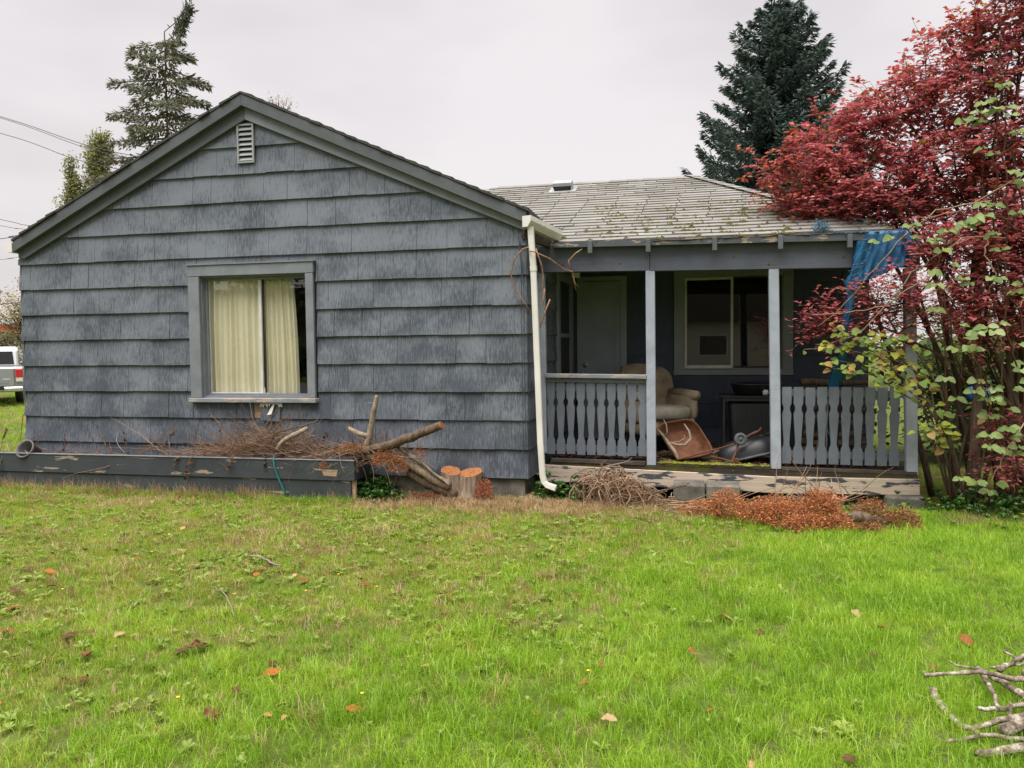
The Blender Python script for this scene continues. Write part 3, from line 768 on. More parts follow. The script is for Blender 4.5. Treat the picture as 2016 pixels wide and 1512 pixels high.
tabm.from_pydata([(-.5, 0, -.01), (.5, 0, -.01), (.5, EXP + .02, -.01), (-.5, EXP + .02, -.01), (-.5, 0, .015), (.5, 0, .015), (.5, EXP + .02, .001), (-.5, EXP + .02, .001)], [],
                 [(4, 5, 6, 7), (0, 1, 5, 4), (1, 2, 6, 5), (2, 3, 7, 6), (3, 0, 4, 7)])
tabm.materials.append(M['tab']); tabm.update()
joints = []
for r in range(NR):
    s = r * EXP; z = EZ + s * math.sin(A); y = EY + s * math.cos(A)
    zz = z + EXP * math.sin(A) * .5
    xl = -1.34 - .13 * min(1, s / .8) if zz < z_t else max(xv(zz), -2.75)
    xr = RX + (RY - y - EXP * .5) * (CX - RX) / (RY - EY)
    x = xl - U(.05, .12) if False else xl
    off = (r * .128) % TW
    xe = xl + off if off > .04 else xl + TW
    e = [xl]
    while xe < xr - .02: e.append(xe); xe += TW * U(.97, 1.03)
    e.append(xr)
    for a, b in zip(e, e[1:]):
        if b - a < .02: continue
        ob = bpy.data.objects.new('roof_tab', tabm); COL.objects.link(ob)
        place(ob, rp((a + b) / 2, s - U(0, .004)), main_roof)
        ob.scale = (b - a - .010, 1, U(.8, 1.3)); ob.rotation_euler = (A, 0, 0)
        joints.append((b, s))
for i in range(12):                                    # ridge caps
    x0 = RX - (i + 1) * .235
    if x0 < -2.8: break
    mk('ridge_cap', MB().prism([(x0, RZ), (x0, RZ)], 0, 0) if False else MB().add(
        [(x0, RY - .13, RZ - .035), (x0 + .24, RY - .13, RZ - .040), (x0 + .24, RY, RZ + .012), (x0, RY, RZ + .019), (x0, RY + .13, RZ - .035), (x0 + .24, RY + .13, RZ - .04)],
        [(0, 1, 2, 3), (3, 2, 5, 4), (0, 3, 4), (1, 5, 2)]), M['tab'], main_roof)
hv = Vector((CX - RX, EY - RY, EZ - RZ)); hl = hv.length; hd = hv.normalized()
for i in range(17):                                    # hip caps
    p0 = Vector((RX, RY, RZ)) + hd * (i * .205 - .03); p1 = p0 + hd * .22
    wf_ = Vector((-.10, -.07, .0)); wr = Vector((.09, .09, -.0))
    f0 = Vector((-.115, -.02, .0)); f0.z = PIT * f0.y + .012
    r0 = Vector((.02, .115, .0)); r0.z = -.69 * r0.x + .012
    up = Vector((0, 0, .03)); lo = Vector((0, 0, .020))
    mk('hip_cap', MB().add([p0 + f0 + lo, p1 + f0 + up, p1 + up * 1.3, p0 + lo * 1.3, p0 + r0 + lo, p1 + r0 + up, p1 + f0, p1, p1 + r0],
       [(0, 1, 2, 3), (3, 2, 5, 4), (1, 6, 7, 2), (2, 7, 8, 5)]), M['tab'], main_roof)
ms = MB()
for x, s in joints * 1:                                # moss tufts gather in the joints, thickest low down
    if RNG.random() < .18 + .62 * max(0, 1 - s / 1.9):
        for q in range(RNG.randint(1, 3)):
            cx, cs = x + RNG.gauss(0, .02), s + U(-.015, .05)
            r = U(.010, .024) * (1.4 if s < 1.2 else .8); n_ = 7
            wx = U(.8, 2.2)
            ms.add([rp(cx + wx * r * math.cos(6.283 * k / n_) * U(.7, 1.2), cs + r * math.sin(6.283 * k / n_), .006) for k in range(n_)] + [rp(cx, cs, .006 + r * U(.6, 1.1))], [(k, (k + 1) % n_, n_) for k in range(n_)])
for i in range(170):
    r_ = RNG.randint(0, 12); s = r_ * EXP; cx = U(-1.0, 1.2)
    for q in range(RNG.randint(2, 5)):
        r = U(.010, .024); n_ = 7; x2 = cx + U(-.07, .07); cs = s + U(-.02, .01)
        ms.add([rp(x2 + 1.6 * r * math.cos(6.283 * k / n_) * U(.7, 1.2), cs + r * math.sin(6.283 * k / n_), .004) for k in range(n_)] + [rp(x2, cs, .006 + r * U(.6, 1.1))], [(k, (k + 1) % n_, n_) for k in range(n_)])
mk('roof_moss', ms, M['moss'], main_roof, kind='stuff', smooth=True)
def onroof(m, x, s):
    Mx = Matrix.Translation(rp(x, s, .0)) @ Matrix.Rotation(A, 4, 'X'); return m.xf(Mx)
M['ventgrey'] = simple('grey vent metal', (.34, .345, .34), .1, 5, .5)
rv = mk('roof_vent', onroof(MB().box((-.19, -.06, .009), (.19, .25, .014)), -1.60, SLEN - .55), M['ventgrey'], HOUSE)
mk('vent_hood', onroof(MB().add([(-.13, .0, .075), (.13, .0, .075), (.13, .2, .12), (-.13, .2, .12), (-.13, .0, .12), (.13, .0, .12), (.13, .2, .015), (-.13, .2, .015), (-.115, .02, .0145), (.115, .02, .0145)],
    [(0, 1, 5, 4), (4, 5, 2, 3), (1, 9, 6, 2, 5), (0, 4, 3, 7, 8), (3, 2, 6, 7)]), -1.60, SLEN - .55), M['ventgrey'], rv)
mk('vent_mouth', onroof(MB().box((-.105, -.004, .020), (.105, .03, .07)), -1.60, SLEN - .55), M['black'], rv)
# the split eave board and ragged edge of old roofing
eg = MB()
x = -.28
while x < 2.05:
    w = U(.05, .16); eg.add([rp(x, -.03 - U(0, .02), -.004), rp(x + w, -.03 - U(0, .02), -.004), rp(x + w, .03, -.002), rp(x, .03, -.002), rp(x, -.025, -.03), rp(x + w, -.025, -.03)], [(0, 1, 2, 3), (4, 5, 1, 0)]); x += w * .9
mk('ragged_eave', eg, M['rot'], main_roof)

# ================================================================ THINGS ON THE PORCH
def superell(c, h, p=0.35, nu=20, nv=12, col=None):
    """rounded block: superellipsoid with half sizes h"""
    sg = lambda v, e: math.copysign(abs(v) ** e, v)
    vs = []
    for j in range(nv + 1):
        ph = -math.pi / 2 + math.pi * j / nv
        for i in range(nu):
            th = 2 * math.pi * i / nu
            vs.append((c[0] + h[0] * sg(math.cos(ph), p) * sg(math.cos(th), p), c[1] + h[1] * sg(math.cos(ph), p) * sg(math.sin(th), p), c[2] + h[2] * sg(math.sin(ph), p)))
    fs = [(j * nu + i, j * nu + (i + 1) % nu, (j + 1) * nu + (i + 1) % nu, (j + 1) * nu + i) for j in range(nv) for i in range(nu)]
    return MB().add(vs, fs, col)
def deckz(x): return .362 + zt(x)

# --- wing armchair
AC = thing('armchair', 'shabby tan wing armchair with loose cushion beside the porch post', 'armchair', (-.28, 1.62, deckz(-.28)))
T = Matrix.Translation((-.28, 1.62, deckz(-.28))) @ Matrix.Rotation(math.radians(34), 4, 'Z')
def ac(name, m, mat, par=AC, smooth=True): return mk(name, m.xf(T), mat, par, smooth)
bk = MB(); nu, nv = 18, 12
def backpt(s, t, side):
    """s across -1..1, t up 0..1; wings curl forward, the top rolls back"""
    w = .33 + .035 * math.sin(t * 3.0) - .05 * max(0, t - .85) / .15
    x = s * w
    wing = max(0, abs(s) - .72) / .28
    y = .30 + .08 * t - .17 * wing ** 1.3 * (1 - .25 * t) + (.06 * ((t - .85) / .15) ** 2 if t > .85 else 0)
    z = .42 + .60 * t - .05 * s * s * t
    return (x, y - .05 * side * (1 - .3 * wing), z)
vs = [backpt(-1 + 2 * i / nu, j / nv, 1) for j in range(nv + 1) for i in range(nu + 1)] + [backpt(-1 + 2 * i / nu, j / nv, -1) for j in range(nv + 1) for i in range(nu + 1)]
q = (nu + 1) * (nv + 1); fs = []
for j in range(nv):
    for i in range(nu):
        a = j * (nu + 1) + i; fs += [(a, a + 1, a + nu + 2, a + nu + 1), (q + a, q + a + nu + 1, q + a + nu + 2, q + a + 1)]
for i in range(nu): a = nv * (nu + 1) + i; fs += [(a, a + 1, q + a + 1, q + a), (i, q + i, q + i + 1, i + 1)]
for j in range(nv): a = j * (nu + 1); fs += [(a, a + nu + 1, q + a + nu + 1, q + a), (a + nu, q + a + nu, q + a + 2 * nu + 1, a + 2 * nu + 1)]
back = ac('backrest', bk.add(vs, fs), M['upholstery'])
ac('piping', MB().tube([backpt(-1, t / 10, 0.2) for t in range(0, 11)] + [backpt(-1 + 2 * i / 10, 1, .2) for i in range(1, 10)] + [backpt(1, 1 - t / 10, .2) for t in range(0, 11)], .016, 6), M['upholstery'], back)
for s in (-1, 1):
    arm = MB().add(superell((s * .335, -.02, .50), (.055, .33, .16), .5).v, superell((0, 0, 0), (1, 1, 1), .5).f)
    arm.tube([(s * .345, -.34, .655), (s * .355, -.1, .665), (s * .345, .2, .68)], [.062, .06, .05], 10)
    ac('armrest', arm, M['upholstery'])
ac('seat_base', superell((0, -.02, .29), (.36, .34, .10), .25), M['upholstery'])
ac('seat_cushion', superell((0, -.09, .455), (.285, .33, .085), .42), M['cushion'])
for sx in (-1, 1):
    for sy in (-1, 1): ac('leg', MB().tube([(sx * .29, sy * .28 - .02, .20), (sx * .30, sy * .30 - .02, .0)], [.028, .018], 8), M['wooddark'])

# --- rusty wheelbarrow tray leaning against the post
def tray(c, e1, e2, dep, mat):
    c, e1, e2 = Vector(c), Vector(e1), Vector(e2); n = e1.cross(e2).normalized()
    if n.y > 0: n = -n
    def loop(sc_, d, nn=32, p=.45):
        out = []
        for k in range(nn):
            a = 6.283 * k / nn; ca, sa = math.cos(a), math.sin(a)
            out.append(c + e1 * sc_ * math.copysign(abs(ca) ** p, ca) + e2 * sc_ * math.copysign(abs(sa) ** p, sa) - n * d)
        return out
    m = MB(); nn = 32
    loops = [loop(1.045, .02), loop(1.045, 0), loop(1.0, -.004), loop(.99, .03), loop(.80, dep * .85), loop(.70, dep), loop(.3, dep), loop(.72, dep + .006), loop(.83, dep * .85), loop(1.01, .03)]
    vs = [p for l in loops[:7] for p in l]
    m.add(vs, [(j * nn + k, j * nn + (k + 1) % nn, (j + 1) * nn + (k + 1) % nn, (j + 1) * nn + k) for j in range(6) for k in range(nn)] + [tuple(6 * nn + k for k in range(nn))])
    vs = [p for l in [loops[9], loops[8], loops[7]] for p in l]
    m.add(vs, [(j * nn + k, (j + 1) * nn + k, (j + 1) * nn + (k + 1) % nn, j * nn + (k + 1) % nn) for j in range(2) for k in range(nn)] + [tuple(2 * nn + k for k in range(nn - 1, -1, -1))])
    return m, n
tm, tn = tray((.06, .74, .58), (.205, .06, .035), (.115, -.14, -.175), .13, None)
TRAY = tag(mk('wheelbarrow_tray', tm, M['rust'], smooth=True), 'rusty brown wheelbarrow tray tipped up on the porch deck', 'wheelbarrow tray')
def limb(name, label, cat, pts, rads, mat, n=7, group=None, sub=(), wob=0.0, cutends=None, parent=None):
    """a stick or log: smooth tapered tube plus side twigs"""
    P_ = [Vector(p) for p in pts]
    out, rr_ = [], []
    for i in range(len(P_) - 1):
        a = P_[max(i - 1, 0)]; b = P_[i]; c = P_[i + 1]; d = P_[min(i + 2, len(P_) - 1)]
        for k in range(4):
            t = k / 4
            out.append(0.5 * ((2 * b) + (c - a) * t + (2 * a - 5 * b + 4 * c - d) * t * t + (3 * b - a - 3 * c + d) * t ** 3) + Vector((U(-wob, wob), U(-wob, wob), U(-wob, wob))))
            rr_.append(rads[i] + (rads[i + 1] - rads[i]) * t)
    out.append(P_[-1]); rr_.append(rads[-1])
    m = MB().tube(out, rr_, n)
    for sp_ in sub: m.tube(sp_[0], sp_[1], 5)
    rm = max(rads); am = rm * .16 if rm > .011 else 0
    if am: m.v = [tuple(Vector(p) + noise.noise_vector(Vector(p) * (.9 / rm)) * am) for p in m.v]
    o = mk(name, m, mat, parent, smooth=True)
    if label: tag(o, label, cat, group)
    return o
limb('dead_branch', 'pale peeled forked branch lying in the rusty tray', 'branch', [(-.26, .60, .715), (-.17, .59, .62), (-.12, .58, .55), (-.06, .55, .47), (-.01, .53, .375)], [.011, .014, .018, .020, .017], M['palewood'], 7,
     sub=[([(-.11, .58, .55), (-.03, .56, .53), (.06, .55, .53), (.12, .56, .60), (.10, .58, .68), (.05, .60, .755)], [.014, .014, .015, .014, .011, .006]),
          ([(-.16, .59, .60), (-.13, .57, .66), (-.14, .58, .74), (-.17, .6, .80)], [.009, .009, .007, .004]),
          ([(-.09, .575, .55), (.0, .57, .565), (.055, .57, .60), (.05, .58, .635)], [.007, .007, .006, .003])])
limb('rusty_rod', 'thin rusty rod lying across the tipped tray', 'rod', [(-.02, .50, .375), (.25, .53, .455), (.58, .58, .55), (.76, .62, .66)], [.009, .009, .009, .008], M['rust'], 6)

# --- toppled kettle barbecue
BQ = thing('barbecue', 'toppled black kettle barbecue with grey wheel and rusty legs', 'barbecue', (.72, .86, deckz(.72)))
TB = Matrix.Translation((.74, .86, deckz(.74) + .035)) @ Matrix.Rotation(math.radians(-14), 4, 'Y') @ Matrix.Rotation(math.radians(-8), 4, 'X')
vs = []; nu_, nv_ = 28, 9; pp = .62
sg = lambda v, e: math.copysign(abs(v) ** e, v)
for j in range(nv_ + 1):
    ph = math.pi / 2 * j / nv_
    for i in range(nu_):
        th = 6.2832 * i / nu_; r = math.cos(ph) ** .55
        vs.append((.33 * r * sg(math.cos(th), pp), .24 * r * sg(math.sin(th), pp), .215 * math.sin(ph) ** .9))
fsb = [(j * nu_ + i, j * nu_ + (i + 1) % nu_, (j + 1) * nu_ + (i + 1) % nu_, (j + 1) * nu_ + i) for j in range(nv_) for i in range(nu_)]
shell = mk('shell', MB().add(vs, fsb).xf(TB), M['enamel'], BQ, smooth=True)
rim = [(.338 * sg(math.cos(6.2832 * i / 28), pp), .246 * sg(math.sin(6.2832 * i / 28), pp), .0) for i in range(29)]
mk('rim', MB().tube(rim, .014, 6).xf(TB), M['greyrubber'], BQ, smooth=True)
def wheel(c, r, w, tilt=(0, 0, 0)):
    m = MB().lathe([(r * .62, -w), (r * .9, -w), (r, -w * .5), (r, w * .5), (r * .9, w), (r * .62, w)], n=24)
    h = MB().lathe([(.0, w * .7), (r * .22, w * .8), (r * .25, w * .3), (r * .58, w * .25), (r * .64, w * .8), (r * .64, -w * .8), (.0, -w * .5)], n=24)
    X = Matrix.Translation(c) @ Matrix.Rotation(tilt[2], 4, 'Z') @ Matrix.Rotation(math.pi / 2 + tilt[0], 4, 'X')
    return m.xf(X), h.xf(X)
a_, b_ = wheel((.635, .575, .60), .068, .018, (-.15, 0, .25))
wh = mk('wheel', a_, M['greyrubber'], BQ, smooth=True); mk('hub', b_, M['greyrubber'], wh, smooth=True)
mk('leg', MB().tube([(.545, .545, .355), (.60, .575, .50), (.625, .60, .57)], .012, 6), M['rust'], BQ)
mk('leg', MB().tube([(.655, .60, .605), (.75, .65, .64), (.84, .72, .68), (.86, .73, .71)], .010, 6), M['rust'], BQ)
mk('leg', MB().tube([(.33, .62, .40), (.45, .58, .385), (.57, .55, .352)], .011, 6), M['rust'], BQ)
a_, b_ = wheel((.595, .56, .372), .026, .012); wh = mk('wheel', a_, M['rust'], BQ, smooth=True); mk('hub', b_, M['rust'], wh, smooth=True)

# --- metal table, tub on it, bin under it
TBZ = 1.0
TBL = thing('metal_table', 'black metal folding table against the dark porch wall', 'table', (.84, 1.75, deckz(.84)))
mk('table_top', MB().box((.48, 1.50, TBZ - .022), (1.25, 2.02, TBZ)), M['blackplastic'], TBL, bevel=.004)
mk('apron', MB().box((.505, 1.515, TBZ - .06), (1.22, 1.527, TBZ - .023)), M['blackplastic'], TBL)
for x in (.515, 1.22):
    for y in (1.53, 1.99): mk('leg', MB().box((x - .012, y - .012, deckz(x) - .001), (x + .012, y + .012, TBZ - .0225)), M['blackplastic'], TBL)
mk('side_handle', MB().box((.41, 1.60, TBZ - .02), (.4795, 1.63, TBZ - .008)), M['blackplastic'], TBL)
tb_ = MB().lathe([(.0, .012), (.19, .012), (.215, .02), (.245, .11), (.262, .125), (.268, .135), (.255, .14), (.235, .13), (.205, .012), (.18, .0), (.0, .0)], (.86, 1.76, TBZ + .002), 28)
tag(mk('black_tub', tb_, M['blackplastic'], smooth=True), 'round black plastic tub standing on the metal table', 'tub')
tag(mk('white_rag', superell((.99, 1.56, TBZ + .037), (.035, .03, .035), .8, 10, 7), M['paper'], smooth=True), 'crumpled white rag on the metal table edge', 'rag')
bn = MB().add([(.62, 1.56, deckz(.62)), (1.04, 1.56, deckz(1.0)), (1.04, 1.92, deckz(1.0)), (.62, 1.92, deckz(.62)), (.585, 1.545, .92), (1.075, 1.545, .92), (1.075, 1.945, .92), (.585, 1.945, .92)],
              [(0, 3, 2, 1), (4, 5, 6, 7), (0, 1, 5, 4), (1, 2, 6, 5), (2, 3, 7, 6), (3, 0, 4, 7)])
BN = tag(mk('storage_bin', bn, M['blackplastic'], bevel=.02), 'tall black plastic bin stored under the metal table', 'bin')
for i in range(3): mk('rib', MB().box((.64 + i * .16, 1.538, .45), (.67 + i * .16, 1.556, .88)), M['blackplastic'], BN)

# --- litter and debris on the deck
for i in range(9):
    x, y = U(-.85, -.38), U(.62, 1.15)
    m = superell((0, 0, .02), (U(.03, .06), U(.02, .04), U(.015, .03)), .9, 9, 6)
    m.v = [(a * U(.7, 1.2), b * U(.7, 1.2), max(0, c) * U(.7, 1.3)) for a, b, c in m.v]
    m.xf(Matrix.Translation((x, y, deckz(x))) @ Matrix.Rotation(U(0, 6), 4, 'Z'))
    tag(mk('paper_scrap', m, M['paper']), 'crumpled dirty white scrap on the deck behind the railing', 'litter', 'white scraps on the porch deck')
dm = MB()
for i in range(900):
    x = U(-1.35, 2.2); y = .56 + abs(RNG.gauss(0, .5)); y = min(y, 2.3); z = deckz(x) + .004
    l = U(.02, .07); a = U(0, 6.28)
    c = RNG.choice([(.16, .085, .045), (.09, .05, .03), (.22, .13, .07), (.3, .2, .12)])
    dx, dy = math.cos(a) * l, math.sin(a) * l
    dm.add([(x, y, z), (x + dx - dy * .3, y + dy + dx * .3, z + U(0, .02)), (x + dx * 1.6, y + dy * 1.6, z + U(0, .012)), (x + dx + dy * .3, y + dy - dx * .3, z + U(0, .02))], [(0, 1, 2, 3)], c)
lit = mk('leaf_litter', dm, M['deadleaf'], kind='stuff'); tag(lit, 'brown leaf litter scattered over the porch deck', 'leaf litter')
for i in range(7):
    x0, y0 = U(.25, .5), U(1.0, 1.5); a = U(-.3, .5)
    limb('dry_stick', 'thin dry stick on the deck between tray and table', 'stick', [(x0, y0, deckz(x0) + .02), (x0 + .2, y0 + a * .1, deckz(x0) + .05 + i * .012), (x0 + U(.4, .6), y0 + a * .2, deckz(x0) + .09 + i * .03)], [.007, .007, .004], M['twig'], 5, group='dry sticks on the porch deck', wob=.005)
for i in range(9):
    x0 = 1.35 + U(0, .1); z = deckz(1.5) + .05 + i * .10
    limb('dead_limb', 'brown dead limb in the heap behind the right porch railing', 'branch', [(x0, 1.5 + U(-.2, .2), z), (x0 + .35, 1.5 + U(-.1, .1), z + U(-.03, .03)), (x0 + .75, 1.5 + U(-.2, .2), z + U(-.04, .04))], [U(.03, .05), U(.03, .05), U(.02, .04)], M['bark'], 7, group='dead limbs heaped on the porch', wob=.008)
limb('rope', 'knotted white cord hanging behind the right porch railing', 'cord', [(1.50, .60, 1.02), (1.505, .60, .9), (1.50, .60, .75), (1.50, .60, .50)], [.009, .011, .006, .005], M['paper'], 6, sub=[([(1.49, .6, .96), (1.515, .595, .98), (1.51, .6, 1.03), (1.485, .6, 1.0)], .01), ([(1.38, .62, .48), (1.50, .6, .72), (1.62, .62, .46)], .005)])

# --- blue tarp over the roof corner with a twisted tail
tp = MB(); nu, nv = 26, 16
vs = []
for j in range(nv + 1):
    t = j / nv
    for i in range(nu + 1):
        s = i / nu
        xl = 1.80 - .15 * max(0, t - .25) / .75; x = xl + (2.22 - xl) * s
        fold = .022 * math.sin(s * 22 + 1.5 * math.sin(t * 5)) + .012 * math.sin(s * 41 + t * 7)
        if t < .18: y, z = .62 - .26 * (t / .18), 2.79 + .0 * s - .03 * (t / .18)
        else: y, z = .355 - .02 * t + fold * (t), 2.76 - (t - .18) / .82 * (.40 + .05 * math.sin(s * 5) + (.09 * (1 - s) ** 3))
        vs.append((x, y, z + zt(x) + .02 * (1 if t < .18 else 0)))
fs = [(j * (nu + 1) + i, (j + 1) * (nu + 1) + i, (j + 1) * (nu + 1) + i + 1, j * (nu + 1) + i + 1) for j in range(nv) for i in range(nu)]
TP = thing('blue_tarp', 'torn blue tarp draped over the porch roof corner with twisted tail', 'tarp', (1.95, .4, 2.3))
mk('sheet', tp.add(vs, fs), M['tarp'], TP, smooth=True)
tl = MB(); path = [(1.80, .34, 2.62), (1.74, .35, 2.40), (1.70, .36, 2.22), (1.66, .35, 1.98), (1.62, .36, 1.72), (1.60, .42, 1.45), (1.58, .60, 1.18), (1.57, .64, .8), (1.58, .7, .42)]
ring = []
for i in range(33):
    u = i / 32 * (len(path) - 1); k = min(int(u), len(path) - 2); f_ = u - k
    p = Vector(path[k]).lerp(Vector(path[k + 1]), f_); w = (.075 if i < 9 else .048) + .012 * math.sin(i * .9) ; tw = i * .12 + .3 * math.sin(i * .7)
    for a in range(14):
        an = 6.2832 * a / 14; rr_ = (1 + .35 * math.sin(3 * an + i * .5) + .2 * math.sin(5 * an - i))
        ring.append((p.x + w * rr_ * math.cos(an + tw * .2) * .8, p.y + .028 * rr_ * math.sin(an), p.z + U(-.004, .004)))
tl.add(ring, [(i * 14 + k, i * 14 + (k + 1) % 14, (i + 1) * 14 + (k + 1) % 14, (i + 1) * 14 + k) for i in range(32) for k in range(14)])
mk('twisted_tail', tl, M['tarp'], TP, smooth=True)
fr = MB()
for i in range(60):
    u = U(0, .6) * (len(path) - 1); k = min(int(u), len(path) - 2); p = Vector(path[k]).lerp(Vector(path[k + 1]), u - k)
    fr.tube([p + Vector((U(-.06, .06), -.03, 0)), p + Vector((U(-.1, .1), -.05, U(-.1, .1)))], [.0016, .001], 3, False)
for i in range(420):
    x = U(1.28, 1.85); y = .37 + abs(RNG.gauss(0, .07)); z0 = 2.735 + zt(x) + max(0, y - .42) * .42
    hgt = .03 + .16 * math.exp(-((x - 1.40) / .045) ** 2)
    fr.tube([(x, y, z0), (x + U(-.06, .06), y + U(-.05, .05), z0 + U(.3, 1) * hgt), (x + U(-.1, .1), y + U(-.08, .08), z0 + U(.1, 1) * hgt)], [.003, .0025, .0012], 3, False)
mk('frayed_fibre', fr, M['tarpfray'], TP, kind='stuff')

# ================================================================ YARD THINGS BY THE HOUSE
# --- planter box
PL = thing('planter_box', 'long dark grey timber planter box below the gable window', 'planter', (-5.7, -.22, 0))
xA, xB = -8.3, -3.315
mk('board', MB().box((xA, -.462, .222), (xB, -.425, .432)), M['planter'], PL, bevel=.004)
mk('board', MB().box((xA, -.445, -.03), (xB - .05, -.41, .219)), M['planter'], PL, bevel=.004)
mk('board', MB().box((xB - .036, -.4245, .222), (xB, .0, .432)), M['planter'], PL, bevel=.004)
mk('board', MB().box((xA, -.4245, -.03), (xA + .036, .0, .432)), M['planter'], PL)
mk('corner_post', MB().box((xB - .13, -.4095, -.03), (xB - .055, -.33, .2215)), M['bare'], PL)
mk('corner_post', MB().box((xB - .049, -.42, -.03), (xB - .01, -.38, .2215)), M['bare'], PL)
mk('bare_patch', MB().prism([(-3.66, .27), (-3.52, .268), (-3.50, .335), (-3.72, .34), (-3.78, .345), (-3.76, .335), (-3.68, .322)], -.4645, -.4622), M['bare'], PL)
rim_ = MB().box((xA, -.47, .4325), (xB + .004, -.42, .439)); mk('metal_edge', rim_, M['trim'], PL)
so = MB(); nxs = 60
so.add([(xA + .04 + (xB - xA - .08) * i / nxs, y, .36 + .05 * noise.noise(Vector((i * .4, y * 6, 2))) + (.02 if y > -.3 else 0)) for y in (-.42, -.3, -.15, -.01) for i in range(nxs + 1)],
       [(j * (nxs + 1) + i, j * (nxs + 1) + i + 1, (j + 1) * (nxs + 1) + i + 1, (j + 1) * (nxs + 1) + i) for j in range(3) for i in range(nxs)])
mk('soil', so, M['soil'], PL, smooth=True)
pot = MB().lathe([(.0, .0), (.07, .0), (.10, .16), (.112, .17), (.112, .19), (.098, .19), (.09, .165), (.06, .02), (.0, .02)], (0, 0, 0), 24).xf(Matrix.Translation((-7.42, -.27, .40)) @ Matrix.Rotation(math.radians(62), 4, 'X'))
tag(mk('plant_pot', pot, simple('dull grey pot', (.12, .11, .11), .3, 9, .8), smooth=True), 'grey plant pot with pale rim tipped over in the planter', 'pot')
cd = MB().tube([(-4.24, -.44, .47), (-4.235, -.472, .43), (-4.22, -.474, .35), (-4.19, -.476, .26), (-4.13, -.47, .12), (-4.08, -.462, .03)], [.008, .008, .009, .010, .011, .010], 8)
tag(mk('elastic_cord', cd, M['hose'], smooth=True), 'teal elastic cord hanging over the planter front', 'cord')
hk = MB().tube([(-4.33, -.44, .46), (-4.335, -.474, .43), (-4.335, -.475, .40)], .006, 6).tube([(-4.335, -.476, .40), (-4.335, -.476, .36)], .012, 8).tube([(-4.335, -.476, .36), (-4.345, -.477, .33), (-4.33, -.478, .315), (-4.318, -.477, .33)], .005, 6)
tag(mk('cord_hook', hk, M['blackplastic'], smooth=True), 'black hooked cord end hanging on the planter board', 'hook')

# --- dead brush: curved twigs heaped on something
def brush(name, label, cat, n, fn, rad, cols, mat='twig', seg=4, sides=3, group=None):
    m = MB()
    for i in range(n):
        p, d, l = fn(i)
        p, d = Vector(p), Vector(d).normalized(); bend = Vector((U(-1, 1), U(-1, 1), U(-.7, .5))) * .9
        pts = [p]
        for k in range(seg):
            d = (d + bend * (1.0 / seg) * U(.3, .9) + Vector((U(-.18, .18), U(-.18, .18), U(-.18, .18)))).normalized(); pts.append(pts[-1] + d * l / seg)
        r = U(*rad); m.tube(pts, [r * (1 - .7 * k / seg) for k in range(seg + 1)], sides, False, RNG.choice(cols))
    return tag(mk(name, m, M[mat]), label, cat, group)
BRN = [(.75, .55, .45), (.55, .38, .3), (.9, .72, .6), (.45, .3, .24), (1.05, .9, .8)]
def heapA(i):
    x = -4.55 + RNG.gauss(0, .42); x = max(-5.75, min(-3.95, x)); hz = .20 * math.exp(-((x + 4.42) / .38) ** 2) + .10
    return (x, U(-.40, -.05), .40 + U(0, hz)), (U(-1, 1), U(-.3, .3), U(-.15, .45)), U(.15, .55)
brush('brush_heap', 'matted heap of dry brown twigs in the planter under the window', 'brush', 900, heapA, (.0018, .0045), BRN)
def heapB(i):
    return (U(-8.0, -5.3), U(-.42, -.08), .41 + U(0, .05)), (U(-1, 1), U(-.2, .2), U(-.1, .25)), U(.3, .9)
brush('dry_vine', 'loose grey dry vines trailing along the planter beside the tipped pot', 'vine', 42, heapB, (.003, .007), [(1.3, 1.1, .95), (.9, .7, .6), (.7, .5, .4)], sides=5, seg=6)
def heapC(i):
    x = U(-3.85, -2.75); return (x, U(-.42, -.12), .46 + U(-.05, .14) * math.exp(-((x + 3.3) / .4) ** 2)), (U(-1, 1), U(-.4, .3), U(-.3, .4)), U(.15, .5)
brush('brush_heap', 'brown brush tangled around the sawn log at the planter end', 'brush', 340, heapC, (.002, .005), BRN)
# withered stalks that stand or hang at the planter
def stalk(pts, label, leaves=10):
    m = MB().tube(pts, [.004] * (len(pts) - 1) + [.002], 4, False, (.9, .75, .6))
    for i in range(leaves):
        k = RNG.randint(max(0, len(pts) - 3), len(pts) - 2); p = Vector(pts[k]).lerp(Vector(pts[k + 1]), U(0, 1)); a = U(0, 6.28); l = U(.02, .05)
        q_ = p + Vector((math.cos(a) * l * .6, math.sin(a) * l * .4, -l)); s_ = Vector((-math.sin(a), math.cos(a), .3)) * l * .3
        m.add([p, p.lerp(q_, .5) + s_, q_, p.lerp(q_, .5) - s_], [(0, 1, 2), (0, 2, 3)], RNG.choice([(.35, .2, .14), (.5, .3, .2), (.25, .14, .1)]))
    tag(mk('withered_stalk', m, M['twig']), label, 'plant', 'withered stalks in the planter')
WS = 'withered brown stalk with shrivelled leaves at the planter'
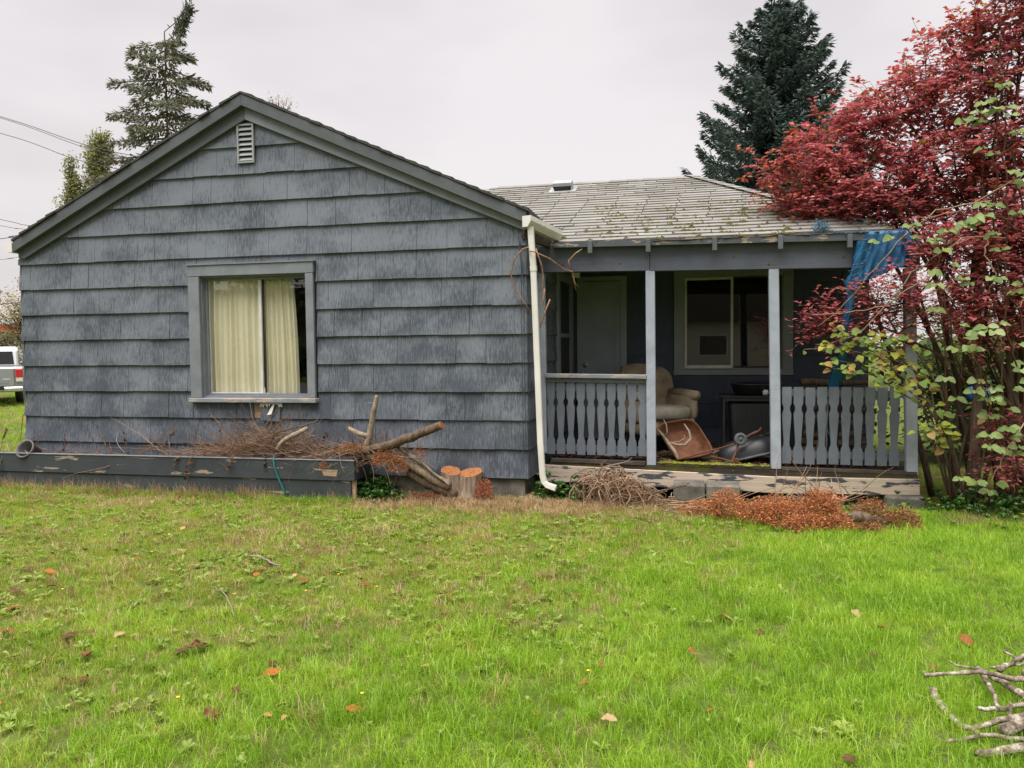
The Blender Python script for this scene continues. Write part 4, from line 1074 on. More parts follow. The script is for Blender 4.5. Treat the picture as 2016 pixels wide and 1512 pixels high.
for pts in ([(-7.9, -.3, .42), (-7.85, -.3, .6), (-7.78, -.32, .72), (-7.74, -.33, .66)], [(-7.0, -.3, .42), (-7.02, -.28, .58), (-7.0, -.3, .66)], [(-6.4, -.3, .42), (-6.5, -.28, .62), (-6.58, -.3, .80)],
            [(-6.15, -.3, .42), (-6.18, -.3, .6), (-6.2, -.3, .72)], [(-5.7, -.3, .42), (-5.68, -.3, .55), (-5.55, -.35, .68), (-5.48, -.36, .74)], [(-5.1, -.44, .48), (-5.2, -.5, .44), (-5.26, -.5, .34), (-5.28, -.5, .22)],
            [(-5.35, -.44, .46), (-5.42, -.5, .40), (-5.44, -.5, .30)], [(-4.72, -.44, .48), (-4.74, -.5, .42), (-4.76, -.5, .34)], [(-7.7, -.44, .46), (-7.72, -.49, .3), (-7.78, -.5, .14)], [(-3.35, -.4, .47), (-3.27, -.49, .44), (-3.26, -.5, .33)],
            [(-3.86, -.2, .45), (-3.78, -.22, .62), (-3.72, -.25, .72), (-3.7, -.26, .60)], [(-5.0, -.2, .6), (-5.06, -.18, .78), (-5.2, -.16, .90)]):
    stalk(pts, WS, 14)
# --- sawn limbs leaning at the planter end
LG = thing('sawn_log', 'brown barked log with sawn orange end propped over the planter corner', 'log', (-3.2, -.35, .4))
limb('trunk', None, None, [(-3.62, -.30, .50), (-3.3, -.33, .52), (-2.95, -.38, .60), (-2.62, -.42, .72), (-2.36, -.45, .815)], [.03, .042, .048, .046, .043], M['bark'], 10, wob=.006, parent=LG)
dv = Vector((-2.36, -.45, .815)) - Vector((-2.62, -.42, .72)); dv.normalize()
ce = MB().lathe([(.0, .002), (.04, .002), (.0432, -.004)], n=16).xf(Matrix.Translation(Vector((-2.36, -.45, .815)) + dv * .002) @ dv.to_track_quat('Z', 'Y').to_matrix().to_4x4())
mk('cut_face', ce, M['cut'], LG)
limb('broken_limb', 'pale broken limb standing upright behind the sawn log', 'branch', [(-3.28, -.25, .50), (-3.22, -.28, .66), (-3.19, -.29, .80), (-3.14, -.30, 1.0), (-3.11, -.31, 1.11)], [.040, .036, .030, .030, .016], M['palewood'], 9, wob=.004,
     sub=[([(-3.2, -.28, .66), (-3.32, -.3, .70), (-3.44, -.32, .76)], [.032, .03, .022]), ([(-3.13, -.31, 1.02), (-3.2, -.33, 1.04), (-3.26, -.34, 1.02)], [.004, .003, .002])])
limb('broken_limb', 'short grey limb resting across the twig heap in the planter', 'branch', [(-4.25, -.36, .52), (-4.16, -.38, .62), (-4.02, -.36, .70), (-3.90, -.33, .755)], [.022, .026, .028, .026], M['palewood'], 8, wob=.003)
limb('thin_branch', 'thin knobbly dark branch rising from the twig heap', 'branch', [(-4.35, -.25, .68), (-4.15, -.26, .74), (-3.95, -.28, .78), (-3.80, -.28, .84)], [.009, .009, .008, .006], M['bark'], 6, wob=.006)
limb('root_limb', 'grey stripped root limb slanting down to the stump', 'branch', [(-2.98, -.28, .50), (-2.78, -.30, .40), (-2.55, -.30, .27), (-2.36, -.25, .16)], [.035, .045, .055, .06], M['stumpbark'], 9, wob=.008)
limb('root_limb', 'thick brown root limb lying beneath the grey root limb', 'branch', [(-2.80, -.24, .29), (-2.62, -.26, .20), (-2.45, -.24, .12), (-2.30, -.2, .05)], [.05, .055, .06, .06], M['bark'], 9, wob=.008)
for i in range(4):
    limb('split_stem', 'slender bare stem leaning from the log to the stump', 'branch', [(-2.92 + i * .04, -.34, .60 - i * .02), (-2.70 + i * .05, -.36, .46 - i * .03), (-2.42 + i * .03, -.32, .24 - i * .02)], [.012, .014, .012], M['palewood'] if i % 2 else M['bark'], 6, group='slender stems leaning on the stump', wob=.008)
# --- double stump
ST = thing('tree_stump', 'freshly sawn double stump with orange cut faces beside the house wall', 'stump', (-2.25, -.10, 0))
def stump(cx, cy, rx, ry, h, tx, ty):
    m = MB(); n, k = 40, 10; vs = []
    for j in range(k + 1):
        t = j / k
        for i in range(n):
            a = 6.2832 * i / n
            fl = 1 + .45 * (1 - t) ** 4 * (1 + .5 * math.sin(3 * a + cx * 9)); rr_ = fl * (1 + .05 * math.sin(7 * a + cx * 5) + .035 * math.sin(15 * a + 2 * t) + .02 * math.sin(29 * a))
            z = -.04 + (h + .04) * t + t * (tx * math.cos(a) + ty * math.sin(a))
            vs.append((cx + rx * rr_ * math.cos(a) - .05 * (1 - t) * math.copysign(1, cx + 2.27), cy + ry * rr_ * math.sin(a), z))
    m.add(vs, [(j * n + i, j * n + (i + 1) % n, (j + 1) * n + (i + 1) % n, (j + 1) * n + i) for j in range(k) for i in range(n)])
    mk('trunk', m, M['stumpbark'], ST, smooth=True)
    top = [Vector(v) for v in vs[-n:]]; c = sum(top, Vector()) / n
    f = MB().add([c + (v - c) * 1.005 + Vector((0, 0, .002)) for v in top] + [c + (v - c) * .5 + Vector((0, 0, .004)) for v in top] + [c + Vector((0, 0, .005))],
                 [(i, (i + 1) % n, n + (i + 1) % n, n + i) for i in range(n)] + [(n + i, n + (i + 1) % n, 2 * n) for i in range(n)])
    mk('cut_face', f, M['cut'], ST)
stump(-2.37, -.12, .105, .10, .30, -.02, .03)
stump(-2.155, -.10, .118, .11, .285, .01, .035)

# --- blocks, pot
for x0, x1, lab in ((-.06, .255, 'mossy concrete block step beside the dry vine tangle'), (.268, .60, 'mossy concrete block step beside the orange dead foliage')):
    m = MB().box((x0, .08, -.14), (x1, .40, .18)); m.v = [(x + .006 * noise.noise(Vector((x * 9, y * 9, z * 9))), y, z) for x, y, z in m.v]
    b = tag(mk('concrete_block', m, M['concrete'], bevel=.012), lab, 'block')
tag(mk('flower_pot', MB().lathe([(.0, .0), (.07, .0), (.095, .10), (.108, .102), (.11, .14), (.098, .14), (.09, .11), (.0, .03)], (1.56, .40, -.085), 24), M['terracotta'], smooth=True), 'terracotta flower pot tucked under the porch skirt', 'pot')
# --- vine tangle by the porch (dry, arching)
m = MB()
for i in range(150):
    x = -.62 + RNG.gauss(0, .22); x = min(.08, max(-1.0, x)); y = U(-.32, .15); hh = .33 * math.exp(-((x + .74) / .34) ** 2) + .05
    R_ = U(.05, .17); a0 = U(0, 6.28); an = U(2.2, 6.5) * RNG.choice((-1, 1)); az = U(0, 3.14); cz = U(.02, max(.03, hh - R_ * .8)); pts = []
    for k in range(11):
        a = a0 + an * k / 10; r_ = R_ * (1 + .35 * k / 10); u_ = r_ * math.cos(a)
        pts.append((x + u_ * math.cos(az) + .03 * math.sin(k), y + u_ * math.sin(az) * .6, max(.005, min(hh + .03, cz + r_ * math.sin(a)))))
    m.tube(pts, [U(.004, .0075)] * 10 + [.002], 5, False, RNG.choice([(1.2, 1, .85), (.9, .7, .55), (1.5, 1.25, 1.05), (.7, .5, .4)]))
for i in range(90):
    x = U(-.95, .1); h = .28 * math.exp(-((x + .74) / .4) ** 2) + .05; sp_ = U(-.35, .35); y = U(-.4, .1)
    m.tube([(x, y, h * U(.4, 1)), (x + sp_ * .5, y + U(-.1, .1), h * U(.5, 1.05)), (x + sp_, y + U(-.15, .1), U(.0, .08))], [.005, .004, .002], 4, False, RNG.choice([(1.0, .8, .65), (.7, .5, .4), (1.3, 1.1, .9)]))
tag(mk('vine_tangle', m, M['twig']), 'grey brown tangle of dry arching vines in front of the porch', 'vine')
limb('dead_branch', 'forked grey dead branch sticking up from the vine tangle', 'branch', [(-.80, -.05, .25), (-.80, -.04, .34), (-.72, -.04, .375), (-.60, -.05, .405), (-.52, -.05, .43), (-.47, -.05, .47)], [.006, .007, .008, .007, .005, .003], M['twig'], 5,
     sub=[([(-.62, -.05, .40), (-.55, -.05, .34), (-.50, -.06, .26)], [.005, .005, .004]), ([(-.55, -.05, .42), (-.47, -.04, .42)], [.004, .002]), ([(-.79, -.04, .33), (-.78, -.03, .4), (-.74, -.03, .43)], [.004, .003, .002])])
limb('dead_branch', 'long reddish branch reaching from the tangle under the skirt', 'branch', [(-.35, -.2, .12), (-.1, -.05, .16), (.1, .02, .205), (.02, .02, .21)], [.009, .009, .007, .003], M['bark'], 6, wob=.006)
# --- dead conifer prunings: clumps of orange brown sprays
def sprays(m, c, r, n, cols, l=(.025, .06)):
    for i in range(int(n * 3.4)):
        th, u = U(0, 6.2832), U(-.2, 1); q_ = math.sqrt(max(0, 1 - u * u)); k = U(.5, 1.0) * (1 + .28 * noise.noise(Vector((th * 1.5, u * 3, c[0] * 7))) + .2 * noise.noise(Vector((th * 4, u * 7, c[0] * 3))))
        nrm = Vector((q_ * math.cos(th), q_ * math.sin(th), u))
        p = Vector((c[0] + r[0] * nrm.x * k, c[1] + r[1] * nrm.y * k, max(.005, c[2] + r[2] * nrm.z * k)))
        d = (nrm + Vector((U(-.9, .9), U(-.9, .9), U(-1.1, .4)))).normalized(); s_ = d.cross(Vector((U(-1, 1), U(-1, 1), U(-1, 1)))).normalized()
        L_ = U(*l) * .55; w = L_ * U(.07, .2); col = RNG.choice(cols); v_ = U(.75, 1.25); col = tuple(x * v_ for x in col)
        m.add([p, p + d * L_ * .55 + s_ * w, p + d * L_, p + d * L_ * .5 - s_ * w], [(0, 1, 2), (0, 2, 3)], col)
ORG = [(.50, .19, .07), (.42, .145, .055), (.58, .25, .10), (.30, .11, .045), (.36, .17, .09), (.22, .09, .045)]
m = MB()
for c, r, n in (((.22, -.55, .05), (.22, .16, .10), 600), ((.42, -.66, .08), (.20, .18, .20), 1100), ((.68, -.78, .07), (.20, .18, .13), 1000), ((.90, -.88, .07), (.22, .2, .19), 1400), ((1.20, -.86, .10), (.19, .19, .24), 1900), ((1.05, -1.05, .05), (.20, .12, .11), 800),
                 ((1.30, -1.02, .06), (.16, .14, .10), 700), ((.85, -.45, .08), (.2, .16, .13), 700)):
    sprays(m, c, r, n, ORG)
tag(mk('dead_prunings', m, M['deadleaf'], kind=None), 'long heap of orange brown dead conifer prunings on the lawn', 'prunings')
m = MB()
for c, r, n in (((1.62, -.82, .07), (.18, .18, .19), 1100), ((1.86, -.86, .06), (.15, .15, .14), 800), ((1.55, -1.05, .04), (.16, .1, .07), 400)): sprays(m, c, r, n, [(.30, .13, .055), (.22, .10, .05), (.38, .17, .07), (.15, .08, .045)])
tag(mk('dead_prunings', m, M['deadleaf']), 'smaller clump of brown prunings beyond the grey knotted log', 'prunings')
m = MB()
for c, r, n in (((-3.38, -.33, .53), (.22, .12, .07), 500), ((-3.0, -.40, .42), (.14, .1, .13), 600), ((-2.86, -.42, .36), (.10, .07, .15), 500), ((-3.66, -.46, .36), (.04, .03, .08), 90), ((-2.62, -.38, .50), (.05, .04, .1), 100)): sprays(m, c, r, n, [(.42, .17, .06), (.3, .12, .05), (.5, .21, .07), (.22, .1, .05)], (.02, .045))
tag(mk('dead_sprays', m, M['deadleaf']), 'hanging orange dead sprays under the sawn log', 'prunings')
m = MB()
sprays(m, (-1.99, -.2, .07), (.09, .08, .16), 500, [(.42, .15, .07), (.3, .11, .06)], (.02, .05)); sprays(m, (-2.55, -.35, .04), (.2, .12, .06), 500, [(.26, .1, .06), (.18, .07, .05)], (.02, .05))
tag(mk('dead_sprays', m, M['deadleaf']), 'reddish shredded bark and sprays around the stump foot', 'prunings')
limb('knotted_log', 'grey knotted log lying in the orange prunings', 'log', [(1.36, -.92, .10), (1.48, -.95, .13), (1.60, -.93, .11), (1.72, -.9, .10)], [.035, .05, .04, .03], M['bark'], 10, wob=.012)
def curl(i):
    return (U(.75, 1.5), U(-.8, -.3), U(.08, .25)), (U(-1, 1), U(-.6, .6), U(.1, 1)), U(.3, .6)
brush('pruned_stems', 'curling bare grey stems rising from the orange prunings', 'branch', 26, curl, (.003, .008), [(1.4, 1.2, 1.05), (1.1, .9, .75), (.8, .6, .5)], sides=5, seg=7)
def curl2(i):
    return (U(-.2, 1.0), U(-.75, -.4), U(.02, .10)), (U(.3, 1), U(-.2, .2), U(-.1, .2)), U(.4, .9)
brush('pruned_stems', 'straight brown stems lying between vine tangle and prunings', 'branch', 40, curl2, (.004, .009), [(.8, .6, .48), (.6, .42, .34), (1.1, .9, .75)], sides=4, seg=4)
# --- dry creeper at the downspout
cv = MB()
for pts in ([(-1.50, -.14, 2.62), (-1.57, -.15, 2.60), (-1.66, -.14, 2.50), (-1.70, -.13, 2.36), (-1.66, -.12, 2.22), (-1.58, -.13, 2.10), (-1.48, -.15, 1.95)],
            [(-1.50, -.14, 2.58), (-1.42, -.2, 2.56), (-1.30, -.05, 2.50), (-1.20, .2, 2.42), (-1.12, .3, 2.40), (-1.11, .35, 2.30), (-1.09, .38, 2.20)], [(-1.12, .3, 2.40), (-1.16, .3, 2.52), (-1.08, .32, 2.60), (-1.02, .33, 2.64)],
            [(-1.16, .3, 2.52), (-1.12, .33, 2.38), (-1.10, .36, 2.28), (-1.06, .38, 2.24)], [(-1.42, -.16, 2.6), (-1.38, -.1, 2.42), (-1.36, -.08, 2.3), (-1.37, -.06, 2.22), (-1.41, -.06, 2.18)],
            [(-1.36, -.05, 2.2), (-1.38, -.05, 2.08), (-1.36, -.05, 1.98), (-1.30, -.05, 2.08)], [(-1.30, -.06, 2.09), (-1.36, -.07, 1.95), (-1.39, -.07, 1.86), (-1.41, -.07, 1.80)], [(-1.38, -.07, 1.88), (-1.34, -.06, 1.90)], [(-1.38, -.07, 1.87), (-1.35, -.06, 1.83)]):
    cv.tube([Vector(p) + Vector((U(-.006, .006), U(-.006, .006), 0)) for p in pts], [.008] * (len(pts) - 1) + [.004], 5, True, (1.3, .95, .75))
tag(mk('dry_creeper', cv, M['twig'], smooth=True), 'bare reddish creeper clinging to the white downspout', 'vine')
wr = MB().tube([(-1.63, -.03, 2.75), (-1.60, -.045, 2.4), (-1.605, -.05, 1.9), (-1.60, -.05, 1.3), (-1.595, -.05, .6), (-1.60, -.05, .42)], .004, 5, True).tube([(-1.615, -.03, 2.7), (-1.575, -.045, 2.2), (-1.58, -.05, 1.4), (-1.57, -.05, .6), (-1.62, -.05, .45), (-1.66, -.05, .5)], .004, 5, True)
tag(mk('wall_cable', wr, M['wire']), 'grey cables running down the gable corner shingles', 'cable')

# ================================================================ FOLIAGE
NPR = np.random.default_rng(11)
def leafmesh(name, C, D, N, L, W, colr, mat, parent=None, fold=0.25, org=None, kind='stuff', tipbend=0.0):
    """many leaves in one mesh: base, two shoulders, tip; two triangles folded on the midrib"""
    C, D, N, colr = (np.asarray(a, float) for a in (C, D, N, colr)); n = len(C)
    D = D / np.linalg.norm(D, axis=1, keepdims=True); S = np.cross(D, N); S /= np.linalg.norm(S, axis=1, keepdims=True) + 1e-9
    N = np.cross(S, D)
    L = np.broadcast_to(L, (n,)).reshape(-1, 1); W = np.broadcast_to(W, (n,)).reshape(-1, 1)
    V = np.stack([C, C + D * L * .48 + S * W * .5 + N * W * fold, C + D * L - N * L * tipbend, C + D * L * .48 - S * W * .5 + N * W * fold], 1)
    o = V.reshape(-1, 3).mean(0) if org is None else np.array(org, float)
    if org is None: o[2] = V[:, :, 2].min()
    me = bpy.data.meshes.new(name)
    me.vertices.add(4 * n); me.vertices.foreach_set('co', (V.reshape(-1, 3) - o).ravel())
    idx = (np.arange(n) * 4).reshape(-1, 1) + np.array([0, 1, 2, 0, 2, 3]); idx = idx.ravel()
    me.loops.add(6 * n); me.loops.foreach_set('vertex_index', idx.astype(np.int32))
    me.polygons.add(2 * n); me.polygons.foreach_set('loop_start', (np.arange(2 * n) * 3).astype(np.int32))
    me.update(calc_edges=True)
    at = me.color_attributes.new('tint', 'FLOAT_COLOR', 'CORNER')
    cc = np.ones((n, 6, 4)); cc[:, :, :3] = colr[:, None, :]; at.data.foreach_set('color', cc.ravel())
    me.materials.append(mat); me.validate()
    ob = bpy.data.objects.new(name, me); COL.objects.link(ob); place(ob, o, parent)
    if kind: ob['kind'] = kind
    return ob
def unit(n):
    v = NPR.normal(size=(n, 3)); return v / np.linalg.norm(v, axis=1, keepdims=True)
def pick(cols, n, var=.2):
    c = np.array(cols)[NPR.integers(0, len(cols), n)]; return np.clip(c * NPR.uniform(1 - var, 1 + var, (n, 1)), 0, 1)

def bez(a, b, c, n=8):
    a, b, c = Vector(a), Vector(b), Vector(c)
    return [(a * (1 - t) ** 2 + b * 2 * t * (1 - t) + c * t * t) for t in [i / n for i in range(n + 1)]]

# --- big red leaved shrub: stems fan up, boughs reach over the porch roof
RS = thing('red_shrub', 'tall red leaved shrub spreading over the porch end and roof', 'shrub', (3.1, .9, 0))
lobes = [  # centre, radii, share of twigs
    ((1.35, 1.05, 3.35), (.60, .55, .50), 130), ((1.75, .85, 3.15), (.55, .55, .38), 110), ((2.15, 1.0, 3.9), (.62, .6, .55), 150), ((1.65, 1.35, 3.75), (.5, .5, .42), 80), ((2.85, .8, 4.35), (.7, .7, .7), 190), ((3.4, .5, 4.9), (.75, .7, .7), 170),
    ((2.75, .7, 3.4), (.75, .65, .5), 170), ((3.5, .6, 3.7), (.6, .6, .65), 150), ((4.1, .6, 4.3), (.7, .7, .8), 120), ((2.75, .35, 2.5), (.6, .4, .38), 120), ((3.35, .35, 2.75), (.6, .45, .5), 110), ((2.02, .36, 2.02), (.40, .26, .26), 56), ((1.68, .48, 1.80), (.32, .18, .20), 32), ((1.40, .50, 1.74), (.20, .14, .15), 24), ((2.55, .15, 1.95), (.40, .3, .28), 40),
    ((3.2, .1, 2.1), (.5, .35, .4), 90), ((2.9, .1, 1.75), (.5, .3, .25), 50), ((3.5, .2, 1.9), (.4, .3, .3), 40), ((3.0, .3, .75), (.30, .25, .18), 20), ((3.0, .0, .42), (.26, .2, .14), 20), ((3.7, .3, 1.6), (.4, .3, .5), 26), ((3.6, .9, 5.4), (.8, .7, .5), 110), ((2.9, 1.2, 3.0), (.9, .6, .7), 110), ((2.3, .75, 3.05), (.6, .5, .3), 80)]
stems = []
for i in range(26):
    bx_, by_ = 2.62 + .05 * i + U(-.08, .08), .75 + U(-.45, .45)
    lb = lobes[(i * 5) % 16 if i % 3 else [0, 2, 4, 5, 8, 6][i // 3 % 6]]
    tip = Vector(lb[0]) + Vector((U(-.3, .3), U(-.3, .3), U(-.2, .3)))
    mid = Vector((bx_ * .75 + tip.x * .25 + U(-.15, .15), by_ + U(-.2, .2), tip.z * .62))
    pts = bez((bx_, by_, -.03), mid, tip, 12); stems.append(pts)
    r0 = U(.018, .042)
    mk('stem', MB().tube([p + Vector((U(-.012, .012), U(-.012, .012), 0)) for p in pts], [r0 * (1 - .75 * k / 12) for k in range(13)], 7), M['bark'], RS, smooth=True)
tw = MB(); LC, LD, LN, LL, LCOL = [], [], [], [], []
REDS = [(.50, .125, .135), (.43, .10, .115), (.56, .155, .15), (.34, .08, .10), (.60, .20, .17), (.48, .13, .14), (.28, .075, .085)]
ORNG = [(.42, .11, .045), (.40, .09, .04), (.35, .10, .03), (.30, .05, .04)]
allp = [p for st in stems for p in st[5:]]
for li, (c, r, n) in enumerate(lobes):
    c = Vector(c)
    # boughs feeding the lobe
    src = min(allp, key=lambda p: (p - c).length + U(0, .5))
    hubs = []
    for b in range(max(3, n // 16)):
        e = c + Vector((U(-1, 1) * r[0], U(-1, 1) * r[1], U(-1, 1) * r[2])) * .7
        s_ = min(RNG.sample(allp, 25), key=lambda p: (p - e).length)
        path_ = bez(s_, (s_ + e) / 2 + Vector((U(-.1, .1), U(-.1, .1), U(.0, .2))), e, 6)
        tw.tube(path_, [.011, .010, .009, .008, .006, .005, .004], 5, False, (.8, .7, .65)); hubs += path_[2:]
    for k in range(int(n * (1.25 if c.z > 2.4 else 1.5))):
        while True:
            q_ = Vector((U(-1, 1), U(-1, 1), U(-1, 1)))
            if q_.length < 1: break
        e = c + Vector((q_.x * r[0], q_.y * r[1], q_.z * r[2]))
        h = min(RNG.sample(hubs, min(6, len(hubs))), key=lambda p: (p - e).length)
        d = (e - h); ln = d.length
        if ln < .05: continue
        if ln > .55: h = e - d.normalized() * U(.3, .5)
        d = (e - h).normalized(); d = (d + Vector((-.15, 0, U(-.1, .2)))).normalized()
        seg = U(.28, .5); p1 = h + d * seg * .5 + Vector((0, 0, .03)); p2 = h + d * seg + Vector((0, 0, -.02))
        tw.tube([h, p1, p2], [.0035, .0028, .0015], 3, False, (.7, .6, .55))
        low = c.z < 2.4
        edge_or = (c.x < 1.9 and e.x < 1.25 and c.z > 2.4) or (c.z > 3.6 and q_.z > .45) or RNG.random() < .06
        for m_ in range(17 if not low else 13):
            t = U(.1, 1.05); p = h.lerp(p1, t * 2) if t < .5 else p1.lerp(p2, t * 2 - 1)
            a = U(0, 6.283); ld = (d * .5 + Vector((math.cos(a), math.sin(a), U(-.35, .15)))).normalized()
            LC.append(p + ld * .015); LD.append(ld); LN.append((U(-.5, .5), U(-.5, .5), 1)); LL.append(U(.045, .08) * (.85 if low else 1))
            cl_ = RNG.choice(ORNG if edge_or and RNG.random() < .55 else REDS); v_ = U(.8, 1.3)
            if RNG.random() < .018: cl_ = (.30, .25, .03)
            LCOL.append(tuple(x * v_ for x in cl_))
mk('twigs', tw, M['bark'], RS, kind='stuff')
leafmesh('foliage', [tuple(p) for p in LC], [tuple(p) for p in LD], LN, np.array(LL), np.array(LL) * .62, LCOL, M['leaf'], RS, .22)

# --- leaves big enough to pick out: one object each
def leaf_proto(name, kind, col):
    me = bpy.data.meshes.new(name)
    n = 7; L_, R_, Mi = [], [], []
    for i in range(n + 1):
        t = i / n
        w = {'round': .40 * math.sin(math.pi * min(1, t ** .85 * .97 + .03)) ** .75, 'bramble': .36 * math.sin(math.pi * (t * .94 + .03)) ** .75}[kind]
        if kind == 'bramble': w += .018 * (i % 2)
        z = -.30 * t * t + .05 * math.sin(t * 5); Mi.append((0, t, z)); L_.append((-w, t - .02 * (i % 2), z + .22 * w + .03 * math.sin(i * 2))); R_.append((w, t - .02 * (i % 2), z + .22 * w - .03 * math.sin(i * 2)))
    v = L_ + Mi + R_; k = n + 1
    f = [q_ for i in range(n) for q_ in ((i, k + i, k + i + 1, i + 1), (k + i, 2 * k + i, 2 * k + i + 1, k + i + 1))]
    me.from_pydata(v, [], f); me.polygons.foreach_set('use_smooth', [True] * len(f))
    at = me.color_attributes.new('tint', 'FLOAT_COLOR', 'CORNER'); at.data.foreach_set('color', [x for _ in me.loops for x in (*col, 1)])
    me.materials.append(M['leaf']); me.update(); return me
def put_leaf(me, p, d, nrm, s, parent):
    d, nrm = Vector(d).normalized(), Vector(nrm); x = d.cross(nrm).normalized(); z = x.cross(d)
    o = bpy.data.objects.new('leaf', me); COL.objects.link(o); place(o, tuple(p), parent)
    o.rotation_euler = Matrix((x, d, z)).transposed().to_euler(); o.scale = (s, s, s); return o
GRN = [leaf_proto('leaf', 'bramble', c) for c in ((.20, .28, .09), (.26, .34, .12), (.13, .20, .055), (.30, .37, .15), (.22, .27, .07))]
YEL = [leaf_proto('leaf', 'round', c) for c in ((.27, .29, .035), (.20, .26, .04), (.36, .34, .05), (.12, .19, .04), (.16, .23, .045), (.38, .25, .08))]
BR = thing('bramble', 'bramble canes with pale green leaves climbing through the red shrub', 'bramble', (3.3, -.1, 0))
canes = [[(3.25, .1, 0), (3.2, -.15, 1.2), (3.18, -.25, 2.4), (3.12, -.3, 3.4), (3.05, -.35, 4.3)], [(2.9, .2, 0), (2.75, -.05, 1.3), (2.62, -.2, 2.3), (2.35, -.25, 2.62), (2.2, -.2, 2.5)], [(3.5, .1, 0), (3.1, -.25, .9), (2.9, -.35, 1.45), (2.75, -.4, 1.6)], [(3.6, .0, 0), (3.3, -.4, 1.2), (3.05, -.5, 1.75), (2.85, -.55, 1.7)],
         [(3.4, 0, 0), (3.25, -.3, .6), (3.1, -.5, .85), (2.9, -.6, .7)], [(3.6, .1, 2.0), (3.2, -.2, 3.3), (2.95, -.3, 3.6), (2.8, -.35, 3.5)], [(3.3, -.2, 2.6), (3.0, -.3, 2.75), (2.7, -.3, 2.55), (2.45, -.3, 2.25)], [(3.2, 0, .0), (3.0, -.3, .35), (2.75, -.4, .4)], [(3.6, .2, 0), (3.3, -.2, 1.9), (3.0, -.35, 2.2), (2.8, -.3, 2.1)], [(3.3, -.1, 1.0), (3.02, -.35, 1.2), (2.85, -.4, 1.05)]]
canes = [[(x - .33, y, z) for x, y, z in c] for c in canes] + [[(2.9, .1, 2.0), (2.75, -.2, 3.0), (2.72, -.3, 3.6), (2.68, -.3, 4.2)], [(2.6, .0, 1.2), (2.4, -.25, 1.7), (2.3, -.3, 2.1), (2.25, -.3, 2.4)]]
nleaf = 0
for ci, cpts in enumerate(canes):
    pts = []
    for i in range(len(cpts) - 1):
        a, b = Vector(cpts[i]), Vector(cpts[i + 1]); pts += [a.lerp(b, t / 6) + Vector((U(-.02, .02), U(-.02, .02), U(-.02, .02))) for t in range(6)]
    pts.append(Vector(cpts[-1]))
    cane = mk('cane', MB().tube(pts, [.011 * (1 - .7 * k / len(pts)) for k in range(len(pts))], 5, True, (.8, .55, .5)), M['bark'], BR, smooth=True)
    for k in range(5, len(pts), 1):
        if RNG.random() < .5: continue
        p = pts[k]; a = U(0, 6.28); out = Vector((math.cos(a), -abs(math.sin(a)) * .8 - .2, U(-.1, .4))).normalized()
        st_ = p + out * U(.07, .13)
        for j in range(RNG.choice((3, 3, 5))):
            aa = (j - 1) * .95 + U(-.2, .2); dd = Matrix.Rotation(aa, 3, 'Z') @ out; dd.z -= U(.05, .35)
            put_leaf(RNG.choice(GRN), st_ + dd * .015, dd, (U(-.4, .4), -1.1 + U(-.5, .5), .8), U(.05, .095), BR); nleaf += 1
# bare pale bramble stems arching across the porch corner
for pts in ([(2.9, -.1, 2.55), (2.5, -.2, 2.55), (2.1, -.15, 2.25), (1.7, -.05, 1.72), (1.35, .1, 1.58)], [(2.8, .0, 2.9), (2.3, -.1, 2.82), (2.0, -.05, 2.55), (1.7, .1, 2.15), (1.5, .2, 1.9), (1.3, .3, 1.75)], [(3.4, -.2, 3.2), (2.9, -.35, 3.05), (2.4, -.35, 2.75), (2.0, -.3, 2.72)],
            [(2.7, -.3, 2.6), (2.62, -.35, 2.4), (2.7, -.38, 2.2), (2.66, -.36, 2.0)], [(3.0, -.4, 2.4), (2.9, -.5, 2.2), (2.92, -.5, 2.0), (2.8, -.5, 1.85)], [(3.3, -.4, 3.6), (3.0, -.5, 3.3), (2.95, -.5, 3.1), (3.05, -.5, 2.9)], [(2.2, -.1, 2.2), (1.9, .0, 1.95), (1.6, .1, 1.9), (1.2, .2, 1.9)], [(2.9, -.5, .9), (2.7, -.6, .6), (2.6, -.6, .3)]):
    P2 = []
    for i in range(len(pts) - 1): P2 += [Vector(pts[i]).lerp(Vector(pts[i + 1]), t / 5) + Vector((U(-.012, .012), U(-.012, .012), U(-.012, .012))) for t in range(5)]
    mk('cane', MB().tube(P2, [.0065 * (1 - .5 * k / len(P2)) for k in range(len(P2))], 5, True, (1.35, 1.15, .95)), M['twig'], BR, smooth=True)

YS = thing('yellow_green_shrub', 'shrub with round yellow green leaves poking past the porch corner post', 'shrub', (2.6, .25, 0))
ystems = [[(2.62, .3, 0), (2.4, .05, 1.0), (2.05, .0, 1.38), (1.6, .08, 1.45)], [(2.6, .3, 0), (2.35, .0, .95), (2.0, -.05, 1.2), (1.72, 0, 1.22)], [(2.6, .3, 0), (2.42, .05, 1.15), (2.1, .0, 1.5), (1.85, .05, 1.56)], [(2.65, .3, 0), (2.5, .1, .8), (2.2, .05, 1.4), (1.75, .1, 1.62)], [(2.65, .25, 0), (2.45, .0, .9), (2.1, -.02, 1.25), (1.75, .05, 1.30)], [(2.7, .2, 0), (2.55, -.05, .7), (2.42, -.15, 1.05), (2.38, -.18, 1.25)], [(2.7, .15, 0), (2.6, -.1, .5), (2.52, -.2, .75), (2.45, -.2, .62)], [(2.6, .3, 0), (2.3, .12, 1.3), (1.9, .08, 1.48), (1.5, .12, 1.40)], [(2.75, .2, 0), (2.85, -.15, .7), (2.95, -.2, 1.15)], [(2.7, .2, 0), (2.5, 0, 1.1), (2.35, -.05, 1.45), (2.15, -.05, 1.55)]]
